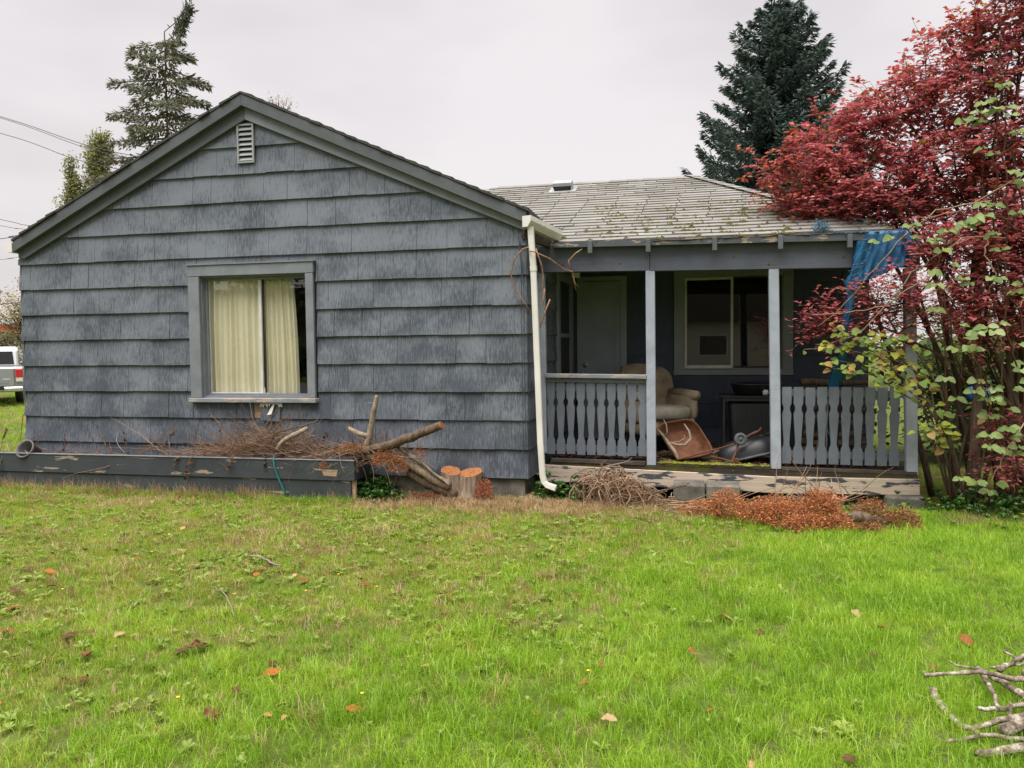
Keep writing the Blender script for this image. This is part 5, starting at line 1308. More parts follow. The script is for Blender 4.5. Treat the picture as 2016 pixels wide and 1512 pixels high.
for sp_ in ystems:
    sp_ = [(x - .10 * k, y, z + .05 * k) for k, (x, y, z) in enumerate(sp_)]
    pts = []
    for i in range(len(sp_) - 1): pts += [Vector(sp_[i]).lerp(Vector(sp_[i + 1]), t / 6) for t in range(6)]
    pts.append(Vector(sp_[-1]))
    mk('stem', MB().tube(pts, [.011 * (1 - .7 * k / len(pts)) for k in range(len(pts))], 6), M['bark'], YS, smooth=True)
    for k in range(8, len(pts)):
        for j in range(RNG.choice((1, 2, 2, 3))):
            a = U(0, 6.28); dd = Vector((math.cos(a), -abs(math.sin(a)) * .7, U(-.6, .45)))
            put_leaf(RNG.choice(YEL), pts[k] + dd.normalized() * U(.02, .07), dd, (U(-.9, .9), -.7 + U(-.7, .5), .8), U(.05, .095), YS)

# --- conifers behind the house
def conifer(name, label, base, H, prof, nb, shoots, cols, trunk_r, droop, upturn, ln, bare=0.0, top=None, zmin=.25, jit=.25, hang=.6, side=()):
    b = Vector(base); t_ = thing(name, label, 'tree', base)
    tp = [b, b + Vector((0, 0, H * .5)), b + Vector((0, 0, H))] if top is None else [b, b + Vector((0, 0, H * .5))] + [Vector(p) for p in top]
    mk('trunk', MB().tube(tp, [trunk_r * max(.08, 1 - (p.z - b.z) / (H * 1.12)) + .01 for p in tp], 9), M['bark'], t_, smooth=True)
    bm_ = MB(); C, D, N, L = [], [], [], []
    for i in range(nb):
        z = H * (zmin + (1 - zmin) * ((i + U(0, 1)) / nb) ** .9); R_ = prof(z) * U(1 - jit, 1 + jit * .6)
        a = i * 2.39996 + U(-.3, .3)
        dr = Vector((math.cos(a), math.sin(a), 0))
        for s_ in side: 
            if i % s_[0] == 0: dr = Vector(s_[1]).normalized(); R_ *= s_[2]
        pts = []
        for k in range(9):
            u = k / 8; pts.append(b + Vector((0, 0, z)) + dr * R_ * u + Vector((0, 0, R_ * (-droop * math.sin(u * 2.2) + upturn * u ** 2.5))))
        bm_.tube(pts, [.05 * (R_ / 3) * (1 - .85 * k / 8) + .008 for k in range(9)], 4, False)
        ns = int(shoots * R_)
        for k in range(ns):
            u = bare + (1 - bare) * (U(0, 1) ** .8); w = .34 * R_ * (1 - u) ** .7 * (u ** .3) + .06
            f_ = u * 8; q_ = min(int(f_), 7); p = pts[q_].lerp(pts[q_ + 1], f_ - q_)
            sd_ = Vector((-dr.y, dr.x, 0)) * U(-1, 1)
            p = p + sd_ * w + Vector((0, 0, -abs(RNG.gauss(0, .10)) * hang * R_ * .5))
            C.append(tuple(p)); D.append(tuple(dr * U(.2, 1) + sd_ * .9 + Vector((0, 0, U(-hang, .35))))); N.append((U(-.6, .6), U(-.6, .6), 1)); L.append(U(.6, 1.3) * ln)
    mk('boughs', bm_, M['bark'], t_, kind='stuff')
    leafmesh('needles', C, D, N, np.array(L), np.array(L) * .33, pick(cols, len(C), .3), M['needle'], t_, .1)
    return t_
SP = [(.10, .14, .122), (.08, .115, .10), (.14, .18, .16), (.065, .095, .08)]
def pr1(z):
    zs = [0, 4, 6.2, 8.4, 10.3, 12.0, 13.2, 14.2]; rs = [3.9, 4.0, 3.9, 3.1, 2.25, 1.75, 1.15, .25]; return float(np.interp(z, zs, rs))
conifer('spruce_tree', 'dense dark blue green spruce rising behind the porch roof', (3.55, 22.2, 0), 14.1, pr1, 190, 200, SP, .28, .16, .40, .24, zmin=.2, hang=.55, jit=.22)
def pr2(z):
    zs = [0, 6, 9.2, 11.7, 13.2, 14.2, 14.8]; rs = [2.6, 2.7, 2.5, 2.4, 1.6, 1.25, 1.0]; return float(np.interp(z, zs, rs))
conifer('fir_tree', 'open fir with drooping boughs and bent leader beyond the gable', (-20.75, 20.7, 0), 14.6, pr2, 70, 120, [(.17, .18, .12), (.13, .14, .095), (.20, .205, .135), (.21, .19, .13)], .12, .10, -.12, .24, bare=.18,
        top=[(-20.75, 20.7, 14.75), (-20.3, 20.9, 15.2), (-20.1, 21.0, 15.6), (-19.85, 21.2, 16.0)], zmin=.4, hang=.9, jit=.3)
# the fir's bent leader carries its own sprays
C, D, N, L = [], [], [], []
for i in range(520):
    t = U(0, 1); p = Vector((-20.35, 20.9, 14.6)).lerp(Vector((-19.85, 21.2, 15.95)), t) + Vector((U(-.25, .25) * (1 - t * .8), U(-.2, .2), U(-.2, .1)))
    C.append(tuple(p)); D.append((U(-.4, .7), U(-.4, .4), U(-.7, .9))); N.append((U(-1, 1), U(-1, 1), 1)); L.append(U(.14, .28))
fir = bpy.data.objects['fir_tree']
leafmesh('needles', C, D, N, np.array(L), np.array(L) * .33, pick([(.14, .15, .10), (.11, .12, .08)], len(C), .3), M['needle'], fir, .1)

def broadleaf(name, label, base, H, crown, nleaf_, cols, size, trunk_r=.12, nb=26, upright=0.0, cat='tree', zlow=.3):
    """crown: list of (centre, radii); branches reach into it, leaves cluster on twigs"""
    b = Vector(base); t_ = thing(name, label, cat, base)
    mk('trunk', MB().tube([b, b + Vector((U(-.1, .1), U(-.1, .1), H * .4)), b + Vector((0, 0, H * .9))], [trunk_r, trunk_r * .7, trunk_r * .15], 8), M['bark'], t_, smooth=True)
    bm_ = MB(); C, D, N, L = [], [], [], []
    for c, r in crown:
        c = Vector(c)
        for i in range(nb):
            q_ = Vector((U(-1, 1), U(-1, 1), U(-1, 1)))
            e = c + Vector((q_.x * r[0], q_.y * r[1], q_.z * r[2])) * .85
            st_ = b + Vector((0, 0, max(.2, min(H * .85, (e.z - b.z) * U(.35, .7)))))
            if upright: st_ = Vector((e.x * .75 + b.x * .25, e.y * .75 + b.y * .25, max(b.z + .3, e.z - r[2] * upright)))
            pts = bez(st_, (st_ + e) / 2 + Vector((0, 0, .1 * (e - st_).length)), e, 4); bm_.tube(pts, [trunk_r * .22 + .006, trunk_r * .16 + .005, trunk_r * .1 + .004, .008, .004], 4, False)
            for k in range(nleaf_ // nb):
                t = U(.3, 1.05); f_ = min(t, .999) * 4; m_ = int(f_); p = pts[m_].lerp(pts[m_ + 1], f_ - m_)
                sp_ = .18 * (sum(r) / 3) ** .6
                C.append(tuple(p + Vector((RNG.gauss(0, sp_), RNG.gauss(0, sp_), RNG.gauss(0, sp_))))); D.append((U(-1, 1), U(-1, 1), U(-.6, .4 + upright))); N.append((U(-.7, .7), U(-.7, .7), 1)); L.append(size * U(.7, 1.3))
    mk('boughs', bm_, M['bark'], t_, kind='stuff')
    leafmesh('crown', C, D, N, np.array(L), np.array(L) * .6, pick(cols, len(C), .25), M['leaf'], t_, .2)
    return t_
PO = [(.24, .25, .09), (.30, .29, .12), (.18, .21, .07), (.34, .30, .14)]
broadleaf('poplar_tree', 'slender yellow green poplar behind the gable roof', (-33.5, 31.4, 0), 14.8, [((-33.5, 31.4, 11.6), (.55, .55, 2.9)), ((-33.0, 31.6, 12.6), (.42, .42, 2.1)), ((-33.8, 31.3, 10.6), (.6, .6, 1.6))], 3600, PO, .17, .2, 40, upright=.7)
broadleaf('poplar_tree', 'shorter feathery poplar standing beside the slender one', (-34.6, 31.0, 0), 13.2, [((-34.6, 31.0, 11.4), (.22, .22, 2.2)), ((-34.8, 30.9, 9.8), (.55, .55, 1.5))], 2000, PO, .16, .16, 30, upright=.8)
broadleaf('poplar_tree', 'pale poplar half hidden behind the fir', (-31.5, 31.8, 0), 12.5, [((-31.5, 31.8, 10.4), (.7, .7, 2.2))], 900, [(.36, .34, .2), (.3, .3, .16)], .14, .16, 30, upright=.7)
broadleaf('bare_tree', 'small almost leafless tree top showing above the gable slope', (-20.4, 29.3, 0), 15.0, [((-20.4, 29.3, 14.2), (.7, .6, .8))], 330, [(.30, .25, .2), (.36, .3, .26)], .10, .12, 30, upright=.6)
broadleaf('autumn_tree', 'thin autumn tree with tan leaves beyond the pickup', (-33.4, 26.2, 0), 6.2, [((-33.2, 26.2, 4.6), (1.3, 1.3, 1.3)), ((-34.6, 25.8, 3.9), (1.4, 1.2, 1.0))], 900, [(.42, .32, .16), (.5, .42, .26), (.3, .22, .1), (.2, .2, .08)], .16, .12, 34)
broadleaf('brown_hedge', 'scruffy brown and green hedge behind the pickup', (-34.0, 24.6, 0), 2.6, [((-33.0, 24.8, 1.7), (1.3, .9, 1.2)), ((-34.8, 23.8, 1.5), (1.5, .9, 1.2)), ((-36.5, 22.8, 1.5), (1.5, .9, 1.2))], 2400, [(.20, .14, .08), (.27, .2, .12), (.14, .11, .06), (.16, .2, .06)], .16, .06, 40, cat='hedge')
broadleaf('backlot_hedge', 'dark green hedge glimpsed behind the red shrub stems', (5.2, 4.6, 0), 2.0, [((3.6, 4.2, 1.3), (.9, .6, 1.3)), ((4.9, 4.4, 1.4), (1.0, .7, 1.4)), ((6.4, 4.8, 1.5), (1.2, .8, 1.5)), ((3.1, 3.2, .9), (.6, .5, .9)), ((4.3, 3.4, .9), (.9, .5, .9))], 3400, [(.06, .10, .03), (.10, .14, .04), (.2, .22, .05), (.04, .07, .02)], .10, .06, 40, cat='hedge')
broadleaf('roadside_tree', 'branch tip of a green tree at the picture edge above the wires', (-29.2, 16.9, 0), 8.6, [((-28.3, 17.0, 8.0), (1.5, 1.0, 1.0))], 700, [(.09, .13, .06), (.07, .1, .05)], .16, .14, 24)
bs = superell((3.72, 2.9, .95), (.14, .10, .12), .8, 14, 9); bs.v = [(x * 1 + .02 * noise.noise(Vector((x * 20, y * 20, z * 20))), y, z + .03 * noise.noise(Vector((x * 14, y * 14, z * 14)))) for x, y, z in bs.v]
tag(mk('plastic_bundle', bs, simple('bright blue plastic', (.03, .14, .5), .5, 14, .35), smooth=True), 'bright blue plastic bundle caught in the hedge behind the shrub', 'plastic sheet')

# --- low building with a red roof edge far behind the hedge
LB = thing('far_building', 'low pale building with red roof edge beyond the hedge', 'building', (-52, 38, 0))
mk('wall', MB().beam((-60, 32, 1.5), (-46, 44, 1.5), 6, 3.0), simple('far pale wall', (.6, .6, .58), .05, 2), LB)
mk('roof', MB().beam((-60.5, 31.6, 3.35), (-45.5, 44.4, 3.35), 7, .55), simple('red roof edge', (.45, .06, .03), .1, 2), LB)

# --- power lines on two poles
for nm, loc, h, lab in (('utility_pole', (-33.9, 15.9, 0), 13.6, 'wooden utility pole carrying the cables beyond the lawn'), ('utility_pole', (-18.1, 19.3, 0), 9.0, 'shorter utility pole hidden behind the gable roof')):
    p = thing(nm, lab, 'pole', loc); mk('shaft', MB().tube([loc, (loc[0], loc[1], h)], [.14, .1], 10), M['bark'], p, smooth=True)
    mk('crossarm', MB().box((loc[0] - .06, loc[1] - 1.0, h - .45), (loc[0] + .06, loc[1] + 1.0, h - .33)), M['bark'], p)

def wire(pts, r, lab):
    P_ = [Vector(p) for p in pts]; out = []
    for i in range(len(P_) - 1):
        a, b, c, d = P_[max(i - 1, 0)], P_[i], P_[i + 1], P_[min(i + 2, len(P_) - 1)]
        for k in range(6):
            t = k / 6; out.append(.5 * ((2 * b) + (c - a) * t + (2 * a - 5 * b + 4 * c - d) * t * t + (3 * b - a - 3 * c + d) * t ** 3))
    out.append(P_[-1]); tag(mk('power_line', MB().tube(out, r, 5), M['wire']), lab, 'cable')
wire([(-33.9, 16.0, 13.15), (-25.9, 17.64, 10.81), (-22.2, 18.38, 9.54), (-18.1, 19.2, 8.7)], .014, 'topmost thin overhead cable descending towards the gable roof')
wire([(-33.9, 15.9, 13.12), (-25.9, 17.6, 10.76), (-22.2, 18.36, 9.42), (-18.1, 19.1, 8.55)], .012, 'overhead cable running close under the topmost one')
wire([(-33.9, 15.8, 12.2), (-25.9, 17.6, 10.16), (-22.7, 18.25, 9.02), (-18.1, 19.0, 8.0)], .013, 'single overhead cable well below the topmost pair')
wire([(-33.9, 15.9, 8.6), (-25.9, 17.45, 6.80), (-24.5, 17.73, 6.50), (-18.1, 19.2, 5.6)], .012, 'upper of two low cables meeting the gable eave')
wire([(-33.9, 15.9, 8.2), (-25.9, 17.43, 6.56), (-24.8, 17.66, 6.38), (-18.1, 19.2, 5.4)], .010, 'lower of two low cables meeting the gable eave')
wire([(-33.9, 15.9, 5.2), (-25.9, 17.41, 6.04), (-25.1, 17.58, 6.18), (-18.1, 19.2, 7.0)], .014, 'low cable rising towards the gable eave')
wire([(-33.9, 15.9, 4.6), (-25.9, 17.37, 5.23), (-25.2, 17.52, 5.32), (-18.1, 19.2, 6.2)], .008, 'thin cable passing just under the left gutter')
wire([(-33.9, 15.9, 4.5), (-28.5, 18.4, 3.72), (-27.0, 18.9, 3.64), (-18.1, 19.3, 4.2)], .018, 'thick lowest cable crossing in front of the tan leaved tree')

# --- pickup parked beyond the house, tailgate towards the viewer
TRK = thing('pickup_truck', 'silver pickup truck parked on the grass beyond the house corner', 'pickup', (-19.85, 10.85, 0))
ha = math.radians(44)
TM = Matrix.Translation((-19.87, 10.83, 0)) @ Matrix.Rotation(ha, 4, 'Z')
paint = simple('silver car paint', (.34, .35, .36), .04, 2, .3, metal=.35, spec=.6)
def tk(name, m, mat, par=TRK, smooth=False, bev=0.0): return mk(name, m.xf(TM), mat, par, smooth, bevel=bev)
def sidep(poly, x0, x1):
    """outline in the length/height plane extruded across the width"""
    m = MB().prism([(y, z) for y, z in poly], x0, x1); m.v = [(y, x, z) for x, y, z in m.v]; return m
bodyp = [(.05, .52), (.05, 1.16), (1.62, 1.18), (5.0, 1.08), (5.22, .95), (5.25, .5), (4.75, .42), (4.68, .72), (4.45, .86), (4.05, .86), (3.82, .72), (3.75, .42), (1.65, .42), (1.58, .72), (1.35, .86), (.95, .86), (.72, .72), (.65, .5)]
body = tk('body', sidep(bodyp, -.93, .93), paint, bev=.03)
cabp = [(1.64, 1.16), (1.74, 1.70), (2.0, 1.79), (3.0, 1.79), (3.25, 1.72), (3.85, 1.12)]
cab = tk('cab', sidep(cabp, -.78, .78), simple('white cab roof', (.72, .72, .72), .03, 2, .3), bev=.05)
glassd = simple('dark car glass', (.012, .013, .014), .1, 3, .06, spec=.6)
tk('rear_window', MB().add([(-.68, 1.64, 1.24), (.68, 1.64, 1.24), (.64, 1.716, 1.64), (-.64, 1.716, 1.64), (-.68, 1.66, 1.24), (.68, 1.66, 1.24), (.64, 1.74, 1.64), (-.64, 1.74, 1.64)], [(0, 1, 2, 3), (0, 3, 7, 4), (1, 5, 6, 2), (3, 2, 6, 7)]), glassd, cab)
for s in (-1, 1): tk('side_window', MB().box((s * .785 - .008, 1.95, 1.26), (s * .785 + .008, 3.25, 1.64)), glassd, cab)
tk('windscreen', MB().add([(-.7, 3.80, 1.19), (.7, 3.80, 1.19), (.64, 3.30, 1.69), (-.64, 3.30, 1.69)], [(0, 1, 2, 3)]), glassd, cab)
tg = tk('tailgate', MB().box((-.70, .0, .60), (.70, .049, 1.14)), paint, bev=.015)
tk('handle', MB().box((-.12, -.02, .98), (.12, -.001, 1.05)), M['blackplastic'], tg)
tk('crease', MB().box((-.68, -.008, .70), (.55, -.001, .76)), paint, tg)
tk('badge', MB().box((.42, -.006, .80), (.60, -.001, .83)), M['gutter'], tg)
bp = tk('bumper', MB().box((-.93, -.14, .44), (.93, -.001, .585)), simple('satin chrome', (.6, .6, .6), .05, 3, .25, metal=.8), bev=.03)
tk('step_pad', MB().box((-.45, -.16, .50), (.45, -.141, .60)), M['blackplastic'], bp)
redl = simple('red lamp plastic', (.55, .02, .02), .1, 8, .2, spec=.6)
for s in (-1, 1):
    l = tk('taillight', MB().box((s * .83 - .09, -.012, .86), (s * .83 + .09, .049, 1.12)), redl, bev=.015); tk('reverse_lens', MB().box((s * .83 - .085, -.012, .74), (s * .83 + .085, .049, .855)), M['gutter'], l)
for y in (1.15, 4.25):
    for s in (-1, 1):
        w = MB().lathe([(.0, -.11), (.24, -.11), (.33, -.10), (.37, -.06), (.37, .06), (.33, .10), (.24, .11), (.0, .11)], n=24).xf(Matrix.Translation((s * .80, y, .37)) @ Matrix.Rotation(math.pi / 2, 4, 'Y'))
        wo = tk('wheel', w, M['blackplastic'], smooth=True)
        tk('rim', MB().lathe([(.0, .125), (.2, .12), (.22, .10), (.22, -.10), (.2, -.12), (.0, -.125)], n=16).xf(Matrix.Translation((s * .80, y, .37)) @ Matrix.Rotation(math.pi / 2, 4, 'Y')), M['sash'], wo, True)

# --- across the street, behind the viewer: what the panes mirror
t = NT('asphalt road'); rd = MB().box((-60, -24, -.05), (60, -17, .012)); mk('road', rd, t.fin(t.ramp(t.noise((1, 1, 1), 3, 5), (.3, (.05, .05, .05)), (.7, (.075, .075, .078))), .85), kind='structure')
NB = thing('neighbour_house', 'low cream house with brown roof across the street', 'house', (3, -34, 0))
mk('wall', MB().box((-5, -38, 0), (9, -31, 2.9)), simple('cream wall', (.5, .46, .38), .06, 2), NB)
mk('roof', MB().prism([(-5.8, 2.9), (9.8, 2.9), (7, 4.9), (-3, 4.9)], -38.6, -30.4), simple('brown roof', (.06, .045, .035), .2, 5), NB)
for x in (-3, 1, 5.5):
    f = mk('window', MB().box((x, -31.02, 1.0), (x + 1.6, -30.97, 2.2)), M['gutter'], NB); mk('pane', MB().box((x + .08, -30.969, 1.08), (x + 1.52, -30.96, 2.12)), simple('far window', (.09, .085, .08), .1, 3, .2), f)
broadleaf('street_tree', 'dark leafy tree beside the house across the street', (-7.5, -29, 0), 8.5, [((-7.5, -29, 5.8), (3.2, 3.0, 3.0))], 2600, [(.05, .07, .03), (.09, .07, .03)], .35, .2, 40)
broadleaf('street_tree', 'rounded brown tree across the street', (12.5, -30, 0), 8, [((12.5, -30, 5.2), (3.0, 3.0, 2.8))], 2200, [(.12, .06, .03), (.07, .06, .03)], .35, .2, 40)

broadleaf('street_tree', 'tall dark tree far along the street', (-24, -33, 0), 9, [((-24, -33, 5.6), (3.6, 3.0, 3.4))], 2600, [(.05, .07, .03), (.08, .08, .03)], .38, .2, 40)
broadleaf('street_tree', 'spreading orange tree along the street', (-33, -30, 0), 8, [((-33, -30, 5.0), (3.4, 3.0, 3.0))], 2400, [(.16, .09, .03), (.12, .08, .03)], .38, .2, 40)
broadleaf('street_hedge', 'long clipped hedge across the street', (-22, -28, 0), 1.8, [((-16 - 3.2 * i, -28, 1.0), (2.0, .8, 1.1)) for i in range(6)], 900, [(.05, .08, .03), (.07, .1, .03)], .30, .06, 30, cat='hedge')
N2 = thing('street_house', 'pale house with dark roof beside the street trees', 'house', (-28.5, -38, 0))
mk('wall', MB().box((-34, -42, 0), (-18, -36, 3.0)), simple('pale street wall', (.42, .41, .38), .06, 2), N2)
mk('roof', MB().prism([(-34.8, 3.0), (-17.2, 3.0), (-20, 5.4), (-32, 5.4)], -42.6, -35.4), simple('slate street roof', (.05, .05, .052), .2, 5), N2)

# ================================================================ LAWN
def grass_mat(name, stops, tr, sc_=1.6):
    t = NT(name)
    f = t.math('ADD', t.math('MULTIPLY', t.noise((1, 1, 1), sc_, 4, .6), .75), t.math('MULTIPLY', t.rand(), .25))
    c = t.ramp(f, *stops)
    bl = t.noise((1, 1, 1), 90.0, 1)
    c = t.mix(.35, c, t.ramp(bl, (.3, (.36, .36, .36)), (.7, (.64, .64, .64))), 'OVERLAY')
    t.fin(c, .4, .45); t.translucent(c, tr); return t.m
M['lush'] = grass_mat('lush grass', [(.32, (.18, .31, .018)), (.5, (.28, .47, .026)), (.68, (.40, .54, .05))], .47)
M['olive'] = grass_mat('olive grass', [(.3, (.25, .285, .03)), (.5, (.36, .41, .05)), (.7, (.50, .48, .11))], .46)
M['straw'] = grass_mat('dry grass', [(.3, (.30, .19, .085)), (.5, (.42, .28, .14)), (.7, (.52, .38, .2))], .3)
M['weed'] = grass_mat('broad weed leaf', [(.3, (.17, .25, .03)), (.5, (.25, .34, .05)), (.7, (.37, .43, .11))], .42, 3.0)
M['darkweed'] = grass_mat('deep green weed leaf', [(.3, (.045, .12, .025)), (.6, (.08, .19, .04))], .3, 3.0)
M['yellow'] = simple('yellow petals', (.75, .55, .02), .1, 8, .6)
protos = bpy.data.collections.new('lawn_prototypes')      # not linked to the scene
def proto(mb, mat):
    me = bpy.data.meshes.new('tuft'); me.from_pydata(mb.v, [], mb.f); me.materials.append(mat); me.polygons.foreach_set('use_smooth', [True] * len(mb.f)); me.update()
    o = bpy.data.objects.new('tuft_%02d' % len(protos.objects), me); protos.objects.link(o); return o
def tuft(n, rad, l0, l1, w0, bend):
    m = MB()
    for i in range(n):
        a = U(0, 6.283); r = rad * math.sqrt(U(0, 1)); x, y = r * math.cos(a), r * math.sin(a)
        l = U(l0, l1); d = U(0, 6.283); b = U(.15, 1) * bend * l; w = w0 * U(.7, 1.2); dx, dy = math.cos(d), math.sin(d); px_, py_ = -dy, dx
        if RNG.random() < .5: px_, py_ = math.cos(d + U(-.6, .6) + .8), math.sin(d + U(-.6, .6) + .8)
        z1 = l * .55; z2 = l * (1 - .45 * b / l)
        m.add([(x - px_ * w, y - py_ * w, -.01), (x + px_ * w, y + py_ * w, -.01), (x + dx * b * .35 + px_ * w * .8, y + dy * b * .35 + py_ * w * .8, z1), (x + dx * b * .35 - px_ * w * .8, y + dy * b * .35 - py_ * w * .8, z1), (x + dx * b, y + dy * b, z2)], [(0, 1, 2, 3), (3, 2, 4)])
    return m
def rosette(n, l0, l1, wr, lift):
    m = MB()
    for i in range(n):
        a = 6.283 * i / n + U(-.4, .4); l = U(l0, l1); w = l * wr; dx, dy = math.cos(a), math.sin(a); px_, py_ = -dy, dx; h = U(.4, 1) * lift
        m.add([(0, 0, .005), (dx * l * .45 + px_ * w, dy * l * .45 + py_ * w, h * .8), (dx * l * .8 + px_ * w * .8, dy * l * .8 + py_ * w * .8, h), (dx * l, dy * l, h * .8), (dx * l * .8 - px_ * w * .8, dy * l * .8 - py_ * w * .8, h), (dx * l * .45 - px_ * w, dy * l * .45 - py_ * w, h * .8), (dx * l * .5, dy * l * .5, h * .55)],
              [(0, 6, 1), (1, 6, 2), (2, 6, 3), (3, 6, 4), (4, 6, 5), (5, 6, 0)])
    return m
for i in range(4): proto(tuft(34, .055, .03, .085, .0014, .95), M['lush'])          # 0-3
for i in range(3): proto(tuft(26, .045, .06, .13, .0014, 1.0), M['lush'])           # 4-6 longer
for i in range(3): proto(tuft(34, .055, .02, .07, .0013, 1.05), M['olive'])          # 7-9
for i in range(3): proto(tuft(22, .05, .03, .09, .0015, 1.1), M['straw'])           # 10-12
for i in range(3): proto(rosette(RNG.randint(6, 10), .018, .05, .22, .03), M['weed'])  # 13-15
proto(rosette(11, .010, .026, .45, .03), M['weed'])                                    # 16 clover
proto(rosette(9, .02, .045, .45, .05), M['darkweed'])                                 # 17
proto(tuft(9, .04, .10, .24, .0013, .5), M['straw'])                                  # 18 tall dry stalks
def scatter(name, label, cat, pts):
    """pts: list of x, y, z, rot, scale, index"""
    A_ = np.array(pts, float); n = len(A_)
    me = bpy.data.meshes.new(name); me.vertices.add(n); me.vertices.foreach_set('co', A_[:, :3].ravel())
    at = me.attributes.new('rot', 'FLOAT_VECTOR', 'POINT'); r3 = np.zeros((n, 3)); r3[:, 2] = A_[:, 3]; r3[:, 0] = NPR.normal(0, .12, n); r3[:, 1] = NPR.normal(0, .12, n); at.data.foreach_set('vector', r3.ravel())
    at = me.attributes.new('scl', 'FLOAT', 'POINT'); at.data.foreach_set('value', A_[:, 4])
    at = me.attributes.new('idx', 'INT', 'POINT'); at.data.foreach_set('value', A_[:, 5].astype(np.int32))
    ob = bpy.data.objects.new(name, me); COL.objects.link(ob); WL[ob.name] = np.zeros(3)
    ng = bpy.data.node_groups.new(name + '_nodes', 'GeometryNodeTree')
    ng.interface.new_socket('Geometry', in_out='INPUT', socket_type='NodeSocketGeometry'); ng.interface.new_socket('Geometry', in_out='OUTPUT', socket_type='NodeSocketGeometry')
    gi, go = ng.nodes.new('NodeGroupInput'), ng.nodes.new('NodeGroupOutput')
    ci = ng.nodes.new('GeometryNodeCollectionInfo'); ci.inputs['Collection'].default_value = protos; ci.inputs['Separate Children'].default_value = True; ci.inputs['Reset Children'].default_value = True
    ip = ng.nodes.new('GeometryNodeInstanceOnPoints'); ip.inputs['Pick Instance'].default_value = True
    def na(nm, ty):
        q_ = ng.nodes.new('GeometryNodeInputNamedAttribute'); q_.data_type = ty; q_.inputs['Name'].default_value = nm; return [o for o in q_.outputs if o.enabled and o.name == 'Attribute'][0]
    lk = ng.links.new
    lk(gi.outputs[0], ip.inputs['Points']); lk(ci.outputs[0], ip.inputs['Instance']); lk(na('idx', 'INT'), ip.inputs['Instance Index']); lk(na('rot', 'FLOAT_VECTOR'), ip.inputs['Rotation']); lk(na('scl', 'FLOAT'), ip.inputs['Scale']); lk(ip.outputs[0], go.inputs[0])
    md = ob.modifiers.new('scatter', 'NODES'); md.node_group = ng
    ob['kind'] = 'stuff'; tag(ob, label, cat); return ob
def blocked(x, y):
    if -8.3 < x < -3.36 and -.44 < y < 1: return True
    if -7.8 < x < -1.58 and y > .03: return True
    if -1.58 <= x < 2.36 and y > .38: return True
    return False
def fbm(x, y, s, o): return noise.noise(Vector((x * s, y * s, o))) + .5 * noise.noise(Vector((x * s * 2.1, y * s * 2.1, o + 7)))
G, Wd = [], []
n_try = 66000
for i in range(n_try):
    x, y = U(-9.5, 5.5), U(-6.0, 2.6)
    if y > .6 and x < 2.3: continue
    if blocked(x, y): continue
    dcam = math.hypot(x, y + 7.9)
    z = gz(x, y)
    right = 1 / (1 + math.exp(-(x * 1.0 - y * .55 - .9 + 2.2 * fbm(x, y, .35, 3)) * 1.6))       # lusher towards the near right
    dry = 0.0
    if -3.3 < x < .2: dry = math.exp(-((y + .35 - .12 * fbm(x, y, 1, 9)) / .42) ** 2) * (1 if x < -.6 else .6)
    dry += (.09 + .36 * max(0, fbm(x, y, .8, 20) - .1)) * (1 - right)
    if x > 2.3 and y > -.6: dry += .35
    if fbm(x, y, 1.9, 80) > .62 and RNG.random() < .55: continue
    u = RNG.random()
    if u < dry: idx = RNG.choice((10, 11, 12)); s = U(.8, 1.3)
    elif RNG.random() < right: idx = RNG.choice((0, 1, 2, 3, 0, 1, 2, 3, 4, 5, 6)); s = U(.75, 1.15)
    else: idx = RNG.choice((7, 8, 9, 7, 8, 9, 0, 1, 10 if RNG.random() < .3 else 7)); s = U(.65, 1.05)
    clump = fbm(x, y, 1.3, 40)
    s *= 1 + .42 * max(-.6, min(.9, clump)) * (1 if idx < 7 else .6)
    G.append((x, y, z - .004, U(0, 6.283), s, idx))
    wp = .36 * (1 - right) * (1 - min(1, dry)) * (.4 + max(0, fbm(x, y, .9, 60)) * 1.6) + .012
    if RNG.random() < wp: Wd.append((x + U(-.05, .05), y + U(-.05, .05), z + .012, U(0, 6.283), U(.5, 1.2), RNG.choice((13, 14, 15, 16, 16))))
for i in range(7500):                                   # far lawn past the gable corner
    x, y = U(-26, -8.2), U(-3.5, 17)
    if y + 7.9 > -x * 1.4 or y + 7.9 < -x * .62: continue
    G.append((x, y, -.01, U(0, 6.283), U(1.4, 2.4), RNG.choice((7, 8, 9, 0, 1, 0, 1, 10))))
for i in range(900):                                    # longer growth along planter and footing
    x = U(-8.6, -3.3); y = -.47 - abs(RNG.gauss(0, .06)); G.append((x, y, gz(x, y) - .01, U(0, 6.283), U(.8, 1.3), RNG.choice((4, 5, 6, 7, 8, 10, 18 if RNG.random() < .5 else 8))))
for i in range(260):
    x = U(-8.0, -4.2); y = -.5 - abs(RNG.gauss(0, .05)); G.append((x, y, gz(x, y) - .01, U(0, 6.283), U(.7, 1.2), 18))
for cx, cy, n, sx, sy in ((-1.20, .10, 240, .16, .12), (-1.05, .25, 120, .14, .1), (-3.22, -.15, 170, .10, .14), (-3.1, -.32, 60, .16, .08), (2.75, .1, 260, .3, .2), (3.4, -.2, 260, .4, .3), (1.1, -.25, 30, .4, .1)):
    for i in range(n):
        x, y = RNG.gauss(cx, sx), RNG.gauss(cy, sy); h = abs(RNG.gauss(0, .07)) * (1.3 if n > 150 else .7)
        if -8.3 < x < -3.34 and y < .02 and y > -.47: continue
        Wd.append((x, y, gz(x, y) + h, U(0, 6.283), U(.7, 1.3), 17 if RNG.random() < .75 else 16))
scatter('grass', 'short patchy lawn grass in front of the house', 'grass', G)
scatter('lawn_weeds', 'low broad leaved weeds spread through the lawn', 'weeds', Wd)

